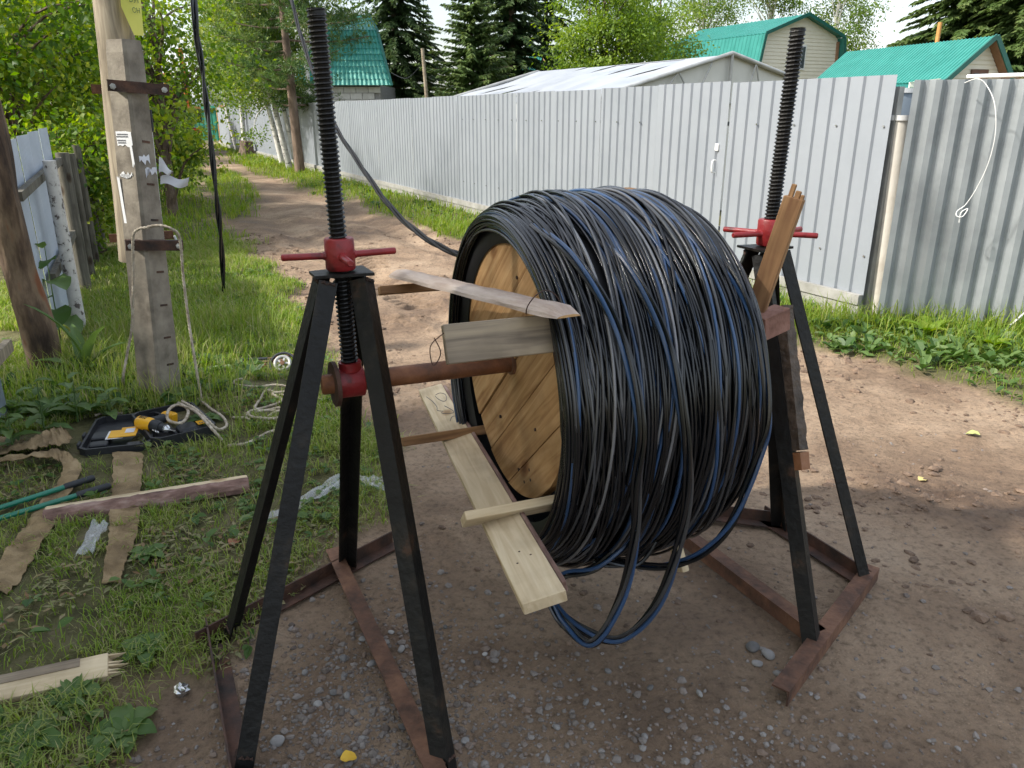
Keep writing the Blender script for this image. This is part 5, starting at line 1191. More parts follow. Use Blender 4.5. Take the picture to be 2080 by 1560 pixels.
# bark slab laid across the slats: half round
ba = Vector((-.42, 2.79, 1.14)); bb_ = Vector((.135, 1.765, 1.245)); bd = (bb_ - ba); bl0 = bd.length; bd.normalize(); bs = bd.cross(UP).normalized(); bu = bs.cross(bd)
def half_round(name, a, b, wdt, hgt, m_top, m_end, parent, n=26, cut0=.14, cut1=.12, seed=1, label=None):
    a = Vector(a); b = Vector(b); d = (b - a); Lg = d.length; d.normalize(); s_ = d.cross(UP).normalized(); u = s_.cross(d); K = 9; vs = []
    g_ = random.Random(seed)
    for i in range(n):
        t = i / (n - 1); x = -Lg / 2 + Lg * t; e = min(1, t / cut0 if cut0 else 1, (1 - t) / cut1 if cut1 else 1); hh = hgt * (.25 + .75 * e)
        for k in range(K):
            an_ = math.pi * k / (K - 1); w_ = wdt / 2 * (1 + .05 * math.sin(i * .9 + k)); jz = 1 + .07 * g_.uniform(-1, 1)
            vs.append((x, math.cos(an_) * w_ * (.75 + .25 * e), math.sin(an_) * hh * jz))
    f = [(i * K + k, i * K + k + 1, (i + 1) * K + k + 1, (i + 1) * K + k) for i in range(n - 1) for k in range(K - 1)]
    f += [((i + 1) * K, (i + 1) * K + K - 1, i * K + K - 1, i * K) for i in range(n - 1)]; f += [tuple(range(K - 1, -1, -1)), tuple((n - 1) * K + k for k in range(K))]
    me = bpy.data.meshes.new(name); me.from_pydata(vs, [], f); me.materials.append(m_top); me.materials.append(m_end)
    for p in me.polygons:
        p.use_smooth = False
        if len(p.vertices) > 4 or p.index >= (n - 1) * (K - 1): p.material_index = 1
        if cut1 and len(p.vertices) == 4 and p.center.x > Lg / 2 - Lg * cut1 * .55: p.material_index = 1
    o = bpy.data.objects.new(name, me); COL.objects.link(o)
    off = Vector()
    if parent is not None: o.parent = parent; off = worigin(parent)
    o.matrix_local = Matrix.Translation((a + b) / 2 - off) @ Matrix((d, s_, u)).transposed().to_4x4()
    if label: o['label'] = label
    return o
M['debarked'] = mat('debarked_wood', [(.27, .19, .15), (.42, .33, .27), (.55, .46, .39)], 13, .85, 0, .5, 60, stretch=(.25, 1, 1))
o = half_round('bark_slab', ba, bb_, .092, .026, M['debarked'], M['plank'], None, cut0=.04, cut1=.035); tag(o, 'half-round debarked slab laid across the boards left of the drum', 'slab')
wi = MB(); wc_ = ba.lerp(bb_, .90)
wi.tube([wc_ + bs * (.05 * math.cos(a)) + UP * (.01 + .042 * math.sin(a)) + bd * .01 * math.sin(2 * a) for a in np.linspace(-.3, 3.5, 16)], .0016, 5)
tag(wi.build('tie_wire', M['rust_dark'], None), 'thin dark tie wire twisted round the near end of the slab', 'wire'); wi = MB()
wi.tube(crom([gb - AN * .3 + UP * .03, gb - AN * .335 + UP * .0, gb - AN * .33 - UP * .05, gb - AN * .31 - UP * .02, gb - AN * .325 + UP * .02], 6), .0014, 5)
tag(wi.build('tie_wire', M['rust_dark'], None), 'loop of dark wire at the free end of the grey board', 'wire')
# long pale board under the slats
pa = Vector((-.36, 3.2, .545)); pe = Vector((.075, 1.475, .655))
pbd = board('long_board', pa, pe, .105, .03, M['board_pale'], (-.2, 0, 1), None, bev=.002); tag(pbd, 'long pale sawn board sloping under the drum, scribbled at one end', 'board')
edge = board('bark_edge', (0, 0, 0), (1, 0, 0), .012, .03, M['bark'], (0, 0, 1), None)
edge.parent = pbd; edge.matrix_local = Matrix.Translation((.0, .0595, 0)) @ Matrix.Diagonal(((pe - pa).length * .96, 1, 1, 1)); 
def scrib(pts, r=.0013):
    mb = MB(); mb.tube([Vector((p[0], p[1], .0158)) for p in crom([(x, y, 0) for x, y in pts], 5)], r, 4)
    me = bpy.data.meshes.new('pencil_mark'); me.from_pydata(mb.v, [], mb.f); me.materials.append(M['ink']); o = bpy.data.objects.new('pencil_mark', me); COL.objects.link(o); o.parent = pbd
hl = (pe - pa).length / 2
for k in range(2): pass
scrib([(-hl + .13, -.035), (-hl + .22, -.02), (-hl + .30, -.015), (-hl + .34, -.02), (-hl + .37, .0)])
scrib([(-hl + .14, .005), (-hl + .13, .025), (-hl + .17, .042), (-hl + .24, .035), (-hl + .25, .02), (-hl + .20, .005), (-hl + .15, .0)])
scrib([(-hl + .31, .015), (-hl + .39, .035), (-hl + .42, .03), (-hl + .40, .0), (-hl + .38, -.01)])
scrib([(-hl + .5, .005), (-hl + .46, .02), (-hl + .47, .035), (-hl + .54, .042), (-hl + .56, .03)])
for (x, y) in ((hl - .22, .0), (hl - .19, .022), (hl - .17, -.018)):
    mb = MB(); mb.cyl((x, y, .0145), (x, y, .0155), .003, 8); me = bpy.data.meshes.new('nail_hole'); me.from_pydata(mb.v, [], mb.f); me.materials.append(M['rust_dark']); o = bpy.data.objects.new('nail_hole', me); COL.objects.link(o); o.parent = pbd
# boards on the far (right) side
q0 = DP(1.2, -.30, .02); q1 = DP(1.2, -.365, .50); q1 = Vector((.80, 2.225, 1.475)); q0 = Vector((.70, 2.26, .98))
rb = board('upright_board', q0, q1, .056, .03, M['slat_brown'], (-.55, -.85, 0)); rb['label'] = 'broken brown board standing up at the right side of the drum'
for dz, ww, off_ in ((.035, .014, .012), (.02, .016, -.006), (.012, .01, -.02)):
    dv = (q1 - q0).normalized(); sv = Vector((-.55, -.85, 0)).normalized().cross(dv)
    board('splinter', q1 - dv * .004 + sv * off_, q1 + dv * dz + sv * off_, ww, .012, M['slat_brown'], (-.55, -.85, 0), drum)
rk = Vector((.775, 2.24, 1.10)); board('block', rk - AN * .06 - AE * .02, rk + AN * .045 + UP * .02, .06, .07, mat('pink_bark_block', [(.12, .055, .04), (.22, .11, .08), (.3, .16, .12)], 12, .9, 0, .6, 40), UP, drum, label='reddish chunk of wood jammed beside the right jack leg')
tpz = AY(1274, 389, 2.62); board('slat_end', tpz - AN * .025, tpz + AN * .025, .05, .022, M['slat_brown'], UP)
lw_ = AY(1388, 1145, 2.28); board('lagging_slat', lw_ - AN * .02 + UP * .16 + AE * .1, lw_ - UP * .03, .05, .026, M['board_pale'], AN)

# ------------------------------------------------------------------ the cable itself
coil = root('cable_coil', V3(AX0 + AN * .76, 0), 'huge coil of black and blue power cable wound thick on the wooden drum', 'cable coil')
TM, TH_ = .765, .305; SAG = Vector((0, 0, -.07))
def Rprof(t):
    s = np.clip((t - TM) / TH_, -1.05, 1.05); return .588 - .02 * s ** 2 - .036 * np.abs(s) ** 6 + .003 * np.sin(t * 23)
def turn(ti, dr, amp, ph, amp2, ph2, rad, drop, n=88, sides=6):
    th_ = np.arange(n) * 2 * math.pi / n
    t = ti + amp * np.sin(th_ + ph) + amp2 * np.sin(2 * th_ + ph2); t = np.clip(t, .452 + .012 * (dr * 10 % 1), 1.072)
    r = Rprof(t) - dr + .006 * np.sin(3 * th_ + ph) + drop * np.clip(-np.sin(th_), 0, 1) ** 2
    A = np.array(AX0 + SAG); e = np.array(AE); an_ = np.array(AN)
    rd = np.cos(th_)[:, None] * e + np.sin(th_)[:, None] * np.array([0, 0, 1.0])
    C = A + t[:, None] * an_ + r[:, None] * rd
    ring = []
    for k in range(sides):
        a = 2 * math.pi * k / sides; ring.append(C + rad * (math.cos(a) * rd + math.sin(a) * an_))
    V = np.stack(ring, 1).reshape(-1, 3); i = np.arange(n)[:, None] * sides; k = np.arange(sides)[None, :]; j = ((np.arange(n) + 1) % n)[:, None] * sides
    Q = np.stack([i + k, i + (k + 1) % sides, j + (k + 1) % sides, j + k], 2).reshape(-1, 4); return V, Q
g = np.random.RandomState(5); cnt = 0
def add_turn(**kw):
    V, Q = turn(**kw); c = g.rand(); m = M['cable_blue'] if c < .11 else (M['cable_grey'] if c < .27 else (M['cable_pale'] if c < .34 else M['cable_black']))
    mesh_np('cable_turn', V, Q, m=m, parent=coil, smooth=True)
# bundles of parallel strands wander together, as twisted overhead cable does
for b in range(44):
    ti = .475 + .585 * (b + .5) / 44 + g.randn() * .012; amp = g.uniform(-.085, .085); ph = g.rand() * 6.28; a2 = g.randn() * .016; p2 = g.rand() * 6.28; dr0 = abs(g.randn()) * .012
    for k in range(4):
        add_turn(ti=ti + (k - 1.5) * .0125 + g.randn() * .004, dr=max(0, dr0 + .006 * (k % 2) + g.randn() * .004), amp=amp + g.randn() * .006, ph=ph, amp2=a2, ph2=p2, rad=g.uniform(.0040, .0052), drop=abs(g.randn()) * .012)
for b in range(66):
    add_turn(ti=.47 + .59 * g.rand(), dr=.012 + .022 * g.rand(), amp=g.uniform(-.03, .03), ph=g.rand() * 6.28, amp2=g.randn() * .012, ph2=g.rand() * 6.28, rad=.0048, drop=0)
for b in range(40):     # the left lip, down to the flange
    add_turn(ti=.462 + .03 * g.rand(), dr=.0 + .05 * (b + g.rand()) / 46, amp=g.uniform(-.014, .014), ph=g.rand() * 6.28, amp2=g.randn() * .006, ph2=g.rand() * 6.28, rad=.0048, drop=abs(g.randn()) * .012)
for b in range(24):
    add_turn(ti=1.05 + .018 * g.rand(), dr=.004 + .05 * (b + g.rand()) / 24, amp=g.uniform(-.012, .012), ph=g.rand() * 6.28, amp2=g.randn() * .006, ph2=g.rand() * 6.28, rad=.0048, drop=abs(g.randn()) * .008)
vs = []; N = 64; prof = [(.50, .44), (.485, .47), (.49, .505)] + [(t, float(Rprof(t)) - .045) for t in np.linspace(.51, 1.035, 12)] + [(1.045, .48), (1.04, .42)]
for (t, r_) in prof:
    for k in range(N):
        a = 2 * math.pi * k / N; p = AX0 + SAG + AN * t + AE * (r_ * math.cos(a)) + UP * (r_ * math.sin(a)); vs.append(tuple(p))
q = [(i * N + k, i * N + (k + 1) % N, (i + 1) * N + (k + 1) % N, (i + 1) * N + k) for i in range(len(prof) - 1) for k in range(N)]
inn_ = mesh_np('inner_winding', vs, q, m=M['core'], parent=coil, smooth=True)
# slack bights hanging below the coil
def bundle(name, pts, nst, sep, rad, parent, seed, mats, twist=3.0, label=None):
    g_ = random.Random(seed); P = crom(pts, 9); n_ = len(P); out = []
    for s in range(nst):
        path = []
        for i, p in enumerate(P):
            t = (P[min(i + 1, n_ - 1)] - P[max(i - 1, 0)]).normalized(); a_ = t.orthogonal().normalized()
            if i: a_ = (la - t * la.dot(t)).normalized()
            la = a_; b_ = t.cross(a_); an_ = twist * i / n_ * 6.28 + s * 6.283 / nst; path.append(p + a_ * (sep * math.cos(an_)) + b_ * (sep * math.sin(an_)))
        mb = MB(); mb.tube(path, rad, 7); o = mb.build(name, mats[s % len(mats)], parent, True); out.append(o)
    return out
mm = [M['cable_black'], M['cable_black'], M['cable_blue'], M['cable_grey']]
def CP(t, deg, r): return AX0 + SAG + AN * t + AE * (r * math.cos(R(deg))) + UP * (r * math.sin(R(deg)))
F1 = [CP(.50, 108, .54), CP(.54, 128, .575), CP(.585, 150, .604), CP(.612, 172, .614), AY(1293, 985, 1.765), AY(1290, 1090, 1.755), AY(1262, 1215, 1.75), AY(1205, 1306, 1.76), AY(1150, 1270, 1.83), AY(1118, 1225, 1.93), AY(1060, 1120, 2.15), AY(1030, 1000, 2.35)]
bundle('slack_loop', F1, 4, .009, .006, coil, 1, mm, 2.0)
F2 = [CP(.62, 110, .54), CP(.67, 130, .578), CP(.71, 152, .604), CP(.735, 172, .614), AY(1398, 985, 1.80), AY(1378, 1110, 1.79), AY(1332, 1232, 1.79), AY(1260, 1298, 1.82), AY(1185, 1280, 1.88), AY(1125, 1228, 1.98), AY(1070, 1130, 2.2), AY(1040, 1010, 2.4)]
bundle('slack_loop', F2, 4, .009, .006, coil, 2, mm, 2.0)
F3 = [CP(.98, 112, .51), CP(1.0, 132, .55), CP(1.015, 152, .575), CP(1.02, 175, .592), AY(1540, 930, 1.93), AY(1490, 1055, 1.93), AY(1425, 1125, 1.96), AY(1360, 1148, 2.0), AY(1290, 1148, 2.05), AY(1200, 1130, 2.12)]
bundle('slack_loop', F3, 3, .008, .006, coil, 3, mm, 2.0)
F4 = [AY(1330, 1100, 2.0), AY(1290, 1145, 2.0), AY(1230, 1145, 2.0), AY(1190, 1130, 2.0)]
bundle('slack_loop', F4, 2, .007, .006, coil, 4, mm, 1.0)
F5 = [AY(1270, 1100, 1.95), AY(1215, 1150, 1.95), AY(1160, 1165, 1.98), AY(1125, 1170, 2.0), AY(1090, 1120, 2.1)]
bundle('slack_loop', F5, 3, .008, .006, coil, 5, mm, 1.0)
# cable paid out to the overhead line, and the tail hanging from above
ld_ = root('cable_lead', (-.16, 2.8, 0), 'cable bundle rising from the drum past the left screw to overhead', 'cable')
bundle('strand', [AY(985, 545, 2.72), AY(940, 521, 2.82), AY(870, 487, 3.1), AY(800, 428, 3.5), AY(735, 340, 4.0), AY(672, 238, 4.6), AY(622, 105, 5.3), AY(592, 0, 6.0), AY(555, -160, 7.2), AY(520, -330, 8.6)], 3, .0075, .0062, ld_, 6, [mat('matte_black_cable', [(.006, .006, .007), (.012, .012, .013)], 6, .6, 0, spec=.25)], 5.0)
hc_ = root('hanging_cable', (G(455, 603).x, G(455, 603).y, 0), 'black cable tail hanging straight down into the grass beside the concrete pole', 'cable')
hb0 = G(455, 606); yh = hb0.y
bundle('strand', [AY(455, 606, yh), AY(450, 500, yh), AY(440, 400, yh - .02), AY(425, 260, yh - .02), AY(412, 150, yh), AY(398, 40, yh), AY(385, -120, yh + .1), AY(375, -300, yh + .2)], 2, .013, .014, hc_, 7, [M['cable_black'], M['cable_black']], 4.0)
bundle('strand', [AY(414, 165, yh), AY(398, 90, yh - .02), AY(389, 0, yh), AY(378, -140, yh + .1)], 1, .0, .012, hc_, 8, [M['cable_black']], 1.0)

# ------------------------------------------------------------------ utility pole
ub = Vector((-2.2, 4.5, 0)); up_ = root('utility_pole', ub, 'timber line pole strapped to a square concrete stub by rusty clamps', 'pole')
ut = Vector((-2.085, 4.5, 2.07)); vdir = Vector((-2.15, 4.5, 0)).normalized(); vr = Vector((vdir.y, -vdir.x, 0))
fl_ = (vr * .70 + vdir * .71).normalized(); flp = (vr * -.71 + vdir * .70).normalized()     # edges of the square section
def stub_ring(c, w1, w2): return [c - fl_ * w1 - flp * w2, c + fl_ * w1 - flp * w2, c + fl_ * w1 + flp * w2, c - fl_ * w1 + flp * w2]
st = MB(); rings = []
for f in (0, .33, .66, .97, 1.0):
    c = ub.lerp(ut, f); c.z = -.08 + 2.15 * f; w1 = (.118 - .03 * f) * (1 if f < .98 else .93); rings.append(stub_ring(c, w1 * .80, w1 * .80))
vs = []
for r4 in rings:
    n_ = 4
    for i in range(4):      # chamfered corners
        p = r4[i]; a = r4[i - 1]; b = r4[(i + 1) % 4]; vs += [p + (a - p).normalized() * .014, p + (b - p).normalized() * .014]
f = [tuple(range(7, -1, -1)), tuple(range(32, 40))]
for r_ in range(4):
    for i in range(8): j = (i + 1) % 8; f.append((r_ * 8 + i, r_ * 8 + j, r_ * 8 + 8 + j, r_ * 8 + 8 + i))
st.add(vs, f); st.build('concrete_stub', M['concrete'], up_)
tbm = MB(); t0v = ub + vdir * .17 - vr * .035
tpts = [t0v + Vector((.045, 0, .86)), t0v + Vector((.075, 0, 1.4)), t0v + Vector((.115, .0, 2.1)), t0v + Vector((.19, 0, 3.4)), t0v + Vector((.34, 0, 6.2))]
tbm.tube(crom(tpts, 5), [.108 - .0012 * i for i in range(21)], 20, rfun=lambda i, a: 1 + .02 * math.sin(5 * a + i)); tbm.build('timber', M['timber_grey'], up_, True)
for zc, yoff in ((1.83, 0), (.985, 0)):
    cc = ub.lerp(ut, (zc + .08) / 2.15); cc.z = zc; w_ = .118 - .03 * zc / 2.07
    face = -vdir; c1 = cc + face * (w_ * 1.02 + .012)
    cl_ = MB(); cl_.bar(c1 - vr * .10 + UP * .01, c1 + vr * .20 - UP * .012, .012, .056, UP); cl_.bar(c1 - vr * .10 + UP * .037 + vdir * .02, c1 + vr * .20 + UP * .015 + vdir * .02, .04, .006, UP); clamp = cl_.build('clamp_bar', M['rust_dark'], up_)
    bk = MB(); bk.bar(cc + vdir * .29 - vr * .19, cc + vdir * .29 + vr * .17, .012, .05, UP); bk.build('clamp_bar', M['rust'], up_)
    for sx in (-.075, .175):
        b0_ = c1 + vr * sx - UP * (.012 * sx / .2)
        bt = MB(); bt.cyl(b0_ - vdir * .03, b0_ + vdir * .40, .008, 8); bt.cyl(b0_ - vdir * .018, b0_ - vdir * .006, .016, 6); bt.build('bolt', M['steel_tube'], clamp)
for k, zz in enumerate((1.55, 1.32, 1.12, .82, .62, .42, .25)):
    cc = ub.lerp(ut, (zz + .08) / 2.15); cc.z = zz; w_ = (.118 - .03 * (zz + .08) / 2.15) * .8
    MB().bar(cc - flp * (w_ + .0005) - fl_ * .02 + UP * .004, cc - flp * (w_ + .0005) + fl_ * .035 - UP * .004, .004, .012, UP).build('notch', M['rust_dark'], up_)
# papers on the pole
def patch(name, m, zc, sx, w_, h_, facing, jag=0, seed=1, label=None):
    g_ = random.Random(seed); cc = ub.lerp(ut, (zc + .08) / 2.15); cc.z = zc; ww = (.118 - .03 * (zc + .08) / 2.15) * .8
    if facing == 'L': nrm, tx_ = -fl_, -flp
    else: nrm, tx_ = -flp, fl_
    c = cc + nrm * (ww + .002) + tx_ * sx; pts = []
    n_ = 7
    top = [(-w_ / 2 + w_ * i / (n_ - 1), h_ / 2 + jag * g_.uniform(-1, 0) * .5) for i in range(n_)]; bot = [(w_ / 2 - w_ * i / (n_ - 1), -h_ / 2 + jag * g_.uniform(0, 1.5)) for i in range(n_)]
    pts = top + bot; vs = [c + tx_ * p[0] + UP * p[1] for p in pts] + [c + tx_ * p[0] + UP * p[1] + nrm * .0012 for p in pts]; k = len(pts)
    mb = MB(); mb.add(vs, [tuple(range(k)), tuple(range(2 * k - 1, k - 1, -1))] + [(i, k + i, k + (i + 1) % k, (i + 1) % k) for i in range(k)])
    o = mb.build(name, m, up_)
    if label: o['label'] = label
    return o, c, tx_, nrm
no, nc, ntx, nnr = patch('notice', M['paper'], 1.565, .01, .105, .09, 'L', .012, 3)
for r_, (zz, l0, l1) in enumerate(((.026, -.03, .045), (.014, -.03, .045), (-.006, -.01, .045), (-.018, -.01, .045))):
    x = l0
    while x < l1:
        w_ = rnd.uniform(.005, .009); MB().box(nc + ntx * -(x + w_ / 2) + UP * zz + nnr * .0022, (w_ * .8, .001, .007), (ntx, nnr, UP)).build('print_mark', M['ink'], no); x += w_ + .002
patch('paper_scrap', M['paper'], 1.47, .055, .016, .12, 'L', .02, 5); patch('paper_scrap', M['paper'], 1.36, .0, .085, .05, 'L', .05, 6); patch('paper_scrap', M['paper'], 1.22, -.05, .018, .30, 'L', .03, 8)
patch('paper_scrap', M['paper_shade'], 1.455, -.02, .075, .06, 'R', .03, 9); patch('paper_scrap', M['paper_shade'], 1.385, .02, .085, .06, 'R', .04, 10)
# white strip and black tape down the right corner
cR_ = [(.30), (.9), (1.55)]
stp_ = MB(); 
def corner(z, k=1.0): c = ub.lerp(ut, (z + .08) / 2.15); c.z = z; w_ = (.118 - .03 * (z + .08) / 2.15) * .8; return c + fl_ * (w_ + .006) - flp * (w_ * .6)
stp_.bar(corner(.95), corner(1.60), .022, .008, fl_); stp_.build('white_strip', M['white_paint'], up_)
MB().bar(corner(1.605) + fl_ * .004, corner(1.72) + fl_ * .004, .034, .012, fl_).build('black_clip', M['rubber'], up_)
def flap(a, b, c, d, label, sag=.02):
    vs = []; n_ = 9; a, b, c, d = Vector(a), Vector(b), Vector(c), Vector(d)
    for i in range(n_):
        for j in range(5):
            s, t = i / (n_ - 1), j / 4; p = a.lerp(b, s).lerp(d.lerp(c, s), t); vs.append(p + vdir * (sag * math.sin(s * 5 + t * 2)) + UP * (.01 * math.sin(s * 7)))
    k = len(vs); vs += [v + vdir * .0006 for v in vs]; f = []
    for i in range(n_ - 1):
        for j in range(4): p = i * 5 + j; f += [(p, p + 1, p + 6, p + 5), (k + p + 5, k + p + 6, k + p + 1, k + p)]
    mb = MB(); mb.add(vs, f); tag(mb.build('paper_sheet', M['paper_shade'], None, True), label, 'paper')
yp = 4.52
flap(AY(323, 318, yp), AY(352, 350, yp), AY(350, 352, yp), AY(323, 352, yp), 'torn white sheet peeling from the pole, the upper one')
flap(AY(326, 358, yp), AY(384, 362, yp), AY(382, 380, yp), AY(326, 375, yp), 'loose white sheet sticking out from the pole, the lower one')
# yellow plate on the timber
sgn_ = root('pole_plate', (-2.0, 4.5, 2.1), 'curved yellow lettered plate on the timber pole at the top edge', 'sign')
vs = []; n_ = 12
for i in range(n_):
    a = R(20) + R(36) * i / (n_ - 1)
    dirv = (-vdir * math.cos(a) + vr * math.sin(a))
    for z in (2.10, 2.42):
        c = t0v + Vector((.115 + (z - 2.1) * .06, 0, z)); vs.append(c + dirv * (.128 + .04 * (a / R(54))) - UP * (.0 if z > 2.2 else -.14 * max(0, 1 - i / 5)))
k = len(vs); vs += [v + Vector((0, .002, 0)) for v in vs]; f = []
for i in range(n_ - 1): p = i * 2; f += [(p, p + 2, p + 3, p + 1), (k + p + 1, k + p + 3, k + p + 2, k + p)]
mb = MB(); mb.add(vs, f); mb.build('plate', M['signyellow'], sgn_, True)
def text(s, loc, xdir, updir, size, m, parent, name='lettering'):
    cu = bpy.data.curves.new(name, 'FONT'); cu.body = s; cu.size = size; cu.align_x = 'CENTER'; cu.extrude = .0004
    o = bpy.data.objects.new(name, cu); COL.objects.link(o); bpy.context.view_layer.update()
    me = bpy.data.meshes.new_from_object(o.evaluated_get(bpy.context.evaluated_depsgraph_get())); bpy.data.objects.remove(o); me.materials.clear(); me.materials.append(m)
    o = bpy.data.objects.new(name, me); COL.objects.link(o); xd = Vector(xdir).normalized(); ud = Vector(updir).normalized(); zd = xd.cross(ud)
    o.parent = parent; off = worigin(parent); o.matrix_local = Matrix.Translation(Vector(loc) - off) @ Matrix((xd, ud, zd)).transposed().to_4x4(); return o
aa = R(30); dv_ = (-vdir * math.cos(aa) + vr * math.sin(aa)); tg_ = (vdir * math.sin(aa) + vr * math.cos(aa))
aa = R(40); dv_ = (-vdir * math.cos(aa) + vr * math.sin(aa)); tg_ = (vdir * math.sin(aa) + vr * math.cos(aa)); pc_ = t0v + Vector((.13, 0, 2.07)) + dv_ * .166
text('БУГ', pc_ + UP * .19, tg_, UP, .042, M['stemgreen'], sgn_); text('СН', pc_ + UP * .14, tg_, UP, .036, M['stemgreen'], sgn_)

# ------------------------------------------------------------------ ropes
def rope(name, pts, r, label, k=10, parent=None):
    P = crom(pts, k); # resample evenly
    out = [P[0]]; acc = 0
    for a, b in zip(P[:-1], P[1:]):
        seg = (b - a).length; 
        nst = max(1, int(seg / .006))
        for i in range(1, nst + 1): out.append(a.lerp(b, i / nst))
    mb = MB(); mb.tube(out, r * .64, 9, rfun=lambda i, a: 1 + .26 * math.cos(3 * a - i * 1.9)); o = mb.build(name, M['rope'], parent, True)
    if label: tag(o, label, 'rope')
    return o
def GP(u, v, dz=.02): p = G(u, v, dz); p.z = gz(p.x, p.y) + dz; return p
fz = ub.lerp(ut, .49)
r1 = [AY(300, 462, 4.28), AY(280, 466, 4.30), AY(270, 485, 4.30), AY(271, 560, 4.32), AY(268, 660, 4.34), AY(258, 720, 4.34), AY(250, 770, 4.32)] + [GP(258, 800), GP(280, 822), GP(300, 828), GP(350, 830), GP(372, 838, .05), GP(385, 852, .09), GP(372, 872, .13), GP(345, 868, .12), GP(345, 850, .12), GP(365, 838, .1), GP(400, 850, .1), GP(430, 880, .1), GP(452, 905, .03)]
rope('rope', r1, .0115, 'rope hanging from the lower clamp down the left of the pole to the case')
r2 = [AY(300, 461, 4.275), AY(325, 458, 4.27), AY(350, 466, 4.28), AY(365, 485, 4.32), AY(372, 560, 4.36), AY(383, 650, 4.36), AY(397, 740, 4.34)] + [AY(410, 815, 4.32), GP(412, 830), GP(430, 845), GP(455, 862, .03), GP(462, 878, .03), GP(445, 884, .05), GP(425, 868, .09), GP(400, 845, .1), GP(372, 832, .1)]
rope('rope', r2, .0115, 'rope hanging down the right of the concrete pole and looping over the case')
rope('rope', [GP(195, 788, .05), GP(215, 808, .03), GP(235, 824), GP(255, 828), GP(262, 842), GP(248, 852), GP(222, 850), GP(195, 857, .02)], .0105, 'short rope bight in the weeds left of the pole foot')
rope('rope', [GP(475, 862, .01), GP(520, 862), GP(545, 858), GP(560, 850), GP(590, 842), GP(610, 830)], .0105, 'rope end trailing under the left jack behind the case')
rope('rope', [GP(465, 915, .015), GP(500, 915, .02), GP(525, 905, .02), GP(545, 892, .02), GP(570, 885, .02)], .0115, 'rope end lying right of the drill case')
rope('rope', [GP(495, 785, .05), GP(480, 788, .04), GP(480, 797), GP(500, 800), GP(530, 802), GP(560, 797, .03), GP(590, 800, .03), GP(600, 812), GP(580, 815), GP(545, 808, .03), GP(530, 825), GP(520, 842), GP(540, 846), GP(570, 842), GP(596, 846), GP(585, 858), GP(560, 866), GP(525, 868), GP(503, 864), GP(512, 852), GP(550, 846), GP(580, 852), GP(560, 864, .04), GP(515, 860, .04), GP(508, 850, .04), GP(545, 838), GP(575, 826), GP(556, 812, .05), GP(598, 806, .05), GP(640, 800), GP(660, 793)], .0115, 'tangled heap of pale rope on the grass behind the left jack')

# ------------------------------------------------------------------ drill case and drill
cA = G(163, 946); cB = G(310, 930); cx = (cB - cA); cx.z = 0; cwid = cx.length; cx.normalize(); cyv = Vector((-cx.y, cx.x, 0))
dc = root('drill_case', cA, 'open charcoal plastic drill case lying flat on the grass', 'tool case')
def tray(o0, xd, yd, W, D, Hh, tilt, name):
    """hollow half: floor, four rounded walls, moulded ribs"""
    ud = (UP + yd * tilt).normalized(); mb = MB(); th = .012
    def P(a, b, c): return o0 + xd * a + yd * b + ud * c
    ch = .035; outl = [(ch, 0), (W - ch, 0), (W, ch), (W, D - ch), (W - ch, D), (ch, D), (0, D - ch), (0, ch)]
    inn = [(W / 2 + (x - W / 2) * (1 - 2 * th / W), D / 2 + (y - D / 2) * (1 - 2 * th / D)) for x, y in outl]
    vs = [P(x, y, 0) for x, y in outl] + [P(x, y, Hh) for x, y in outl] + [P(x, y, Hh) for x, y in inn] + [P(x, y, .014) for x, y in inn]
    f = [tuple(range(7, -1, -1)), tuple(range(24, 32))]
    for i in range(8):
        j = (i + 1) % 8; f += [(i, j, 8 + j, 8 + i), (8 + i, 8 + j, 16 + j, 16 + i), (16 + i, 16 + j, 24 + j, 24 + i)]
    mb.add(vs, f); o = mb.build(name, M['case'], dc); return o, P, ud
W1 = cwid; D1 = (G(285, 866) - G(312, 930)).length * .95
lid, PL, uL = tray(cA + UP * .035, cx, cyv, W1, D1, .05, -.03, 'lid')
for (a, b, w_, d_, h_) in ((.04, .05, .085, .06, .035), (.03, .15, .09, .09, .035), (.30, .03, .05, .12, .03), (.22, .02, .07, .045, .03), (.25, .17, .11, .1, .022)):
    if a + w_ < W1: MB().box(PL(a + w_ / 2, b + d_ / 2, .014 + h_ / 2), (w_, d_, h_), (cx, cyv, uL), .006).build('moulded_block', M['case'], lid)
for a in (.3, .33, .36): 
    if a < W1 - .02: MB().box(PL(a, .075, .035), (.012, .05, .03), (cx, cyv, uL), .003).build('moulded_rib', M['case'], lid)
cx2 = (G(447, 897) - G(312, 930)); cx2.z = 0; cx2.normalize(); cy2 = Vector((-cx2.y, cx2.x, 0)); cC = cA + cx * (W1 + .012)
btm, PB, uB = tray(cC + UP * .035, cx2, cy2, W1 * .98, D1, .065, -.03, 'bottom_half')
for (a, b, w_, d_, h_) in ((.02, .02, .07, .07, .03), (.12, .05, .02, .14, .045), (.30, .16, .05, .09, .04)):
    if a + w_ < W1 * .97: MB().box(PB(a + w_ / 2, b + d_ / 2, .014 + h_ / 2), (w_, d_, h_), (cx2, cy2, uB), .006).build('moulded_block', M['case'], btm)
for b in (.06, .22): MB().cyl(cA + cx * (W1 - .0) + cyv * b + UP * .062, cA + cx * W1 + cyv * (b + .05) + UP * .062, .009, 10).build('hinge', M['case'], dc, True)
MB().box(PL(-.008, .08, .045), (.014, .05, .035), (cx, cyv, uL), .004).build('latch', M['case'], lid); MB().box(PL(-.008, .2, .045), (.014, .05, .035), (cx, cyv, uL), .004).build('latch', M['case'], lid)
bk_ = root('booklet', PL(.19, .16, .06), 'yellow instruction booklets lying in the left half of the case', 'booklet')
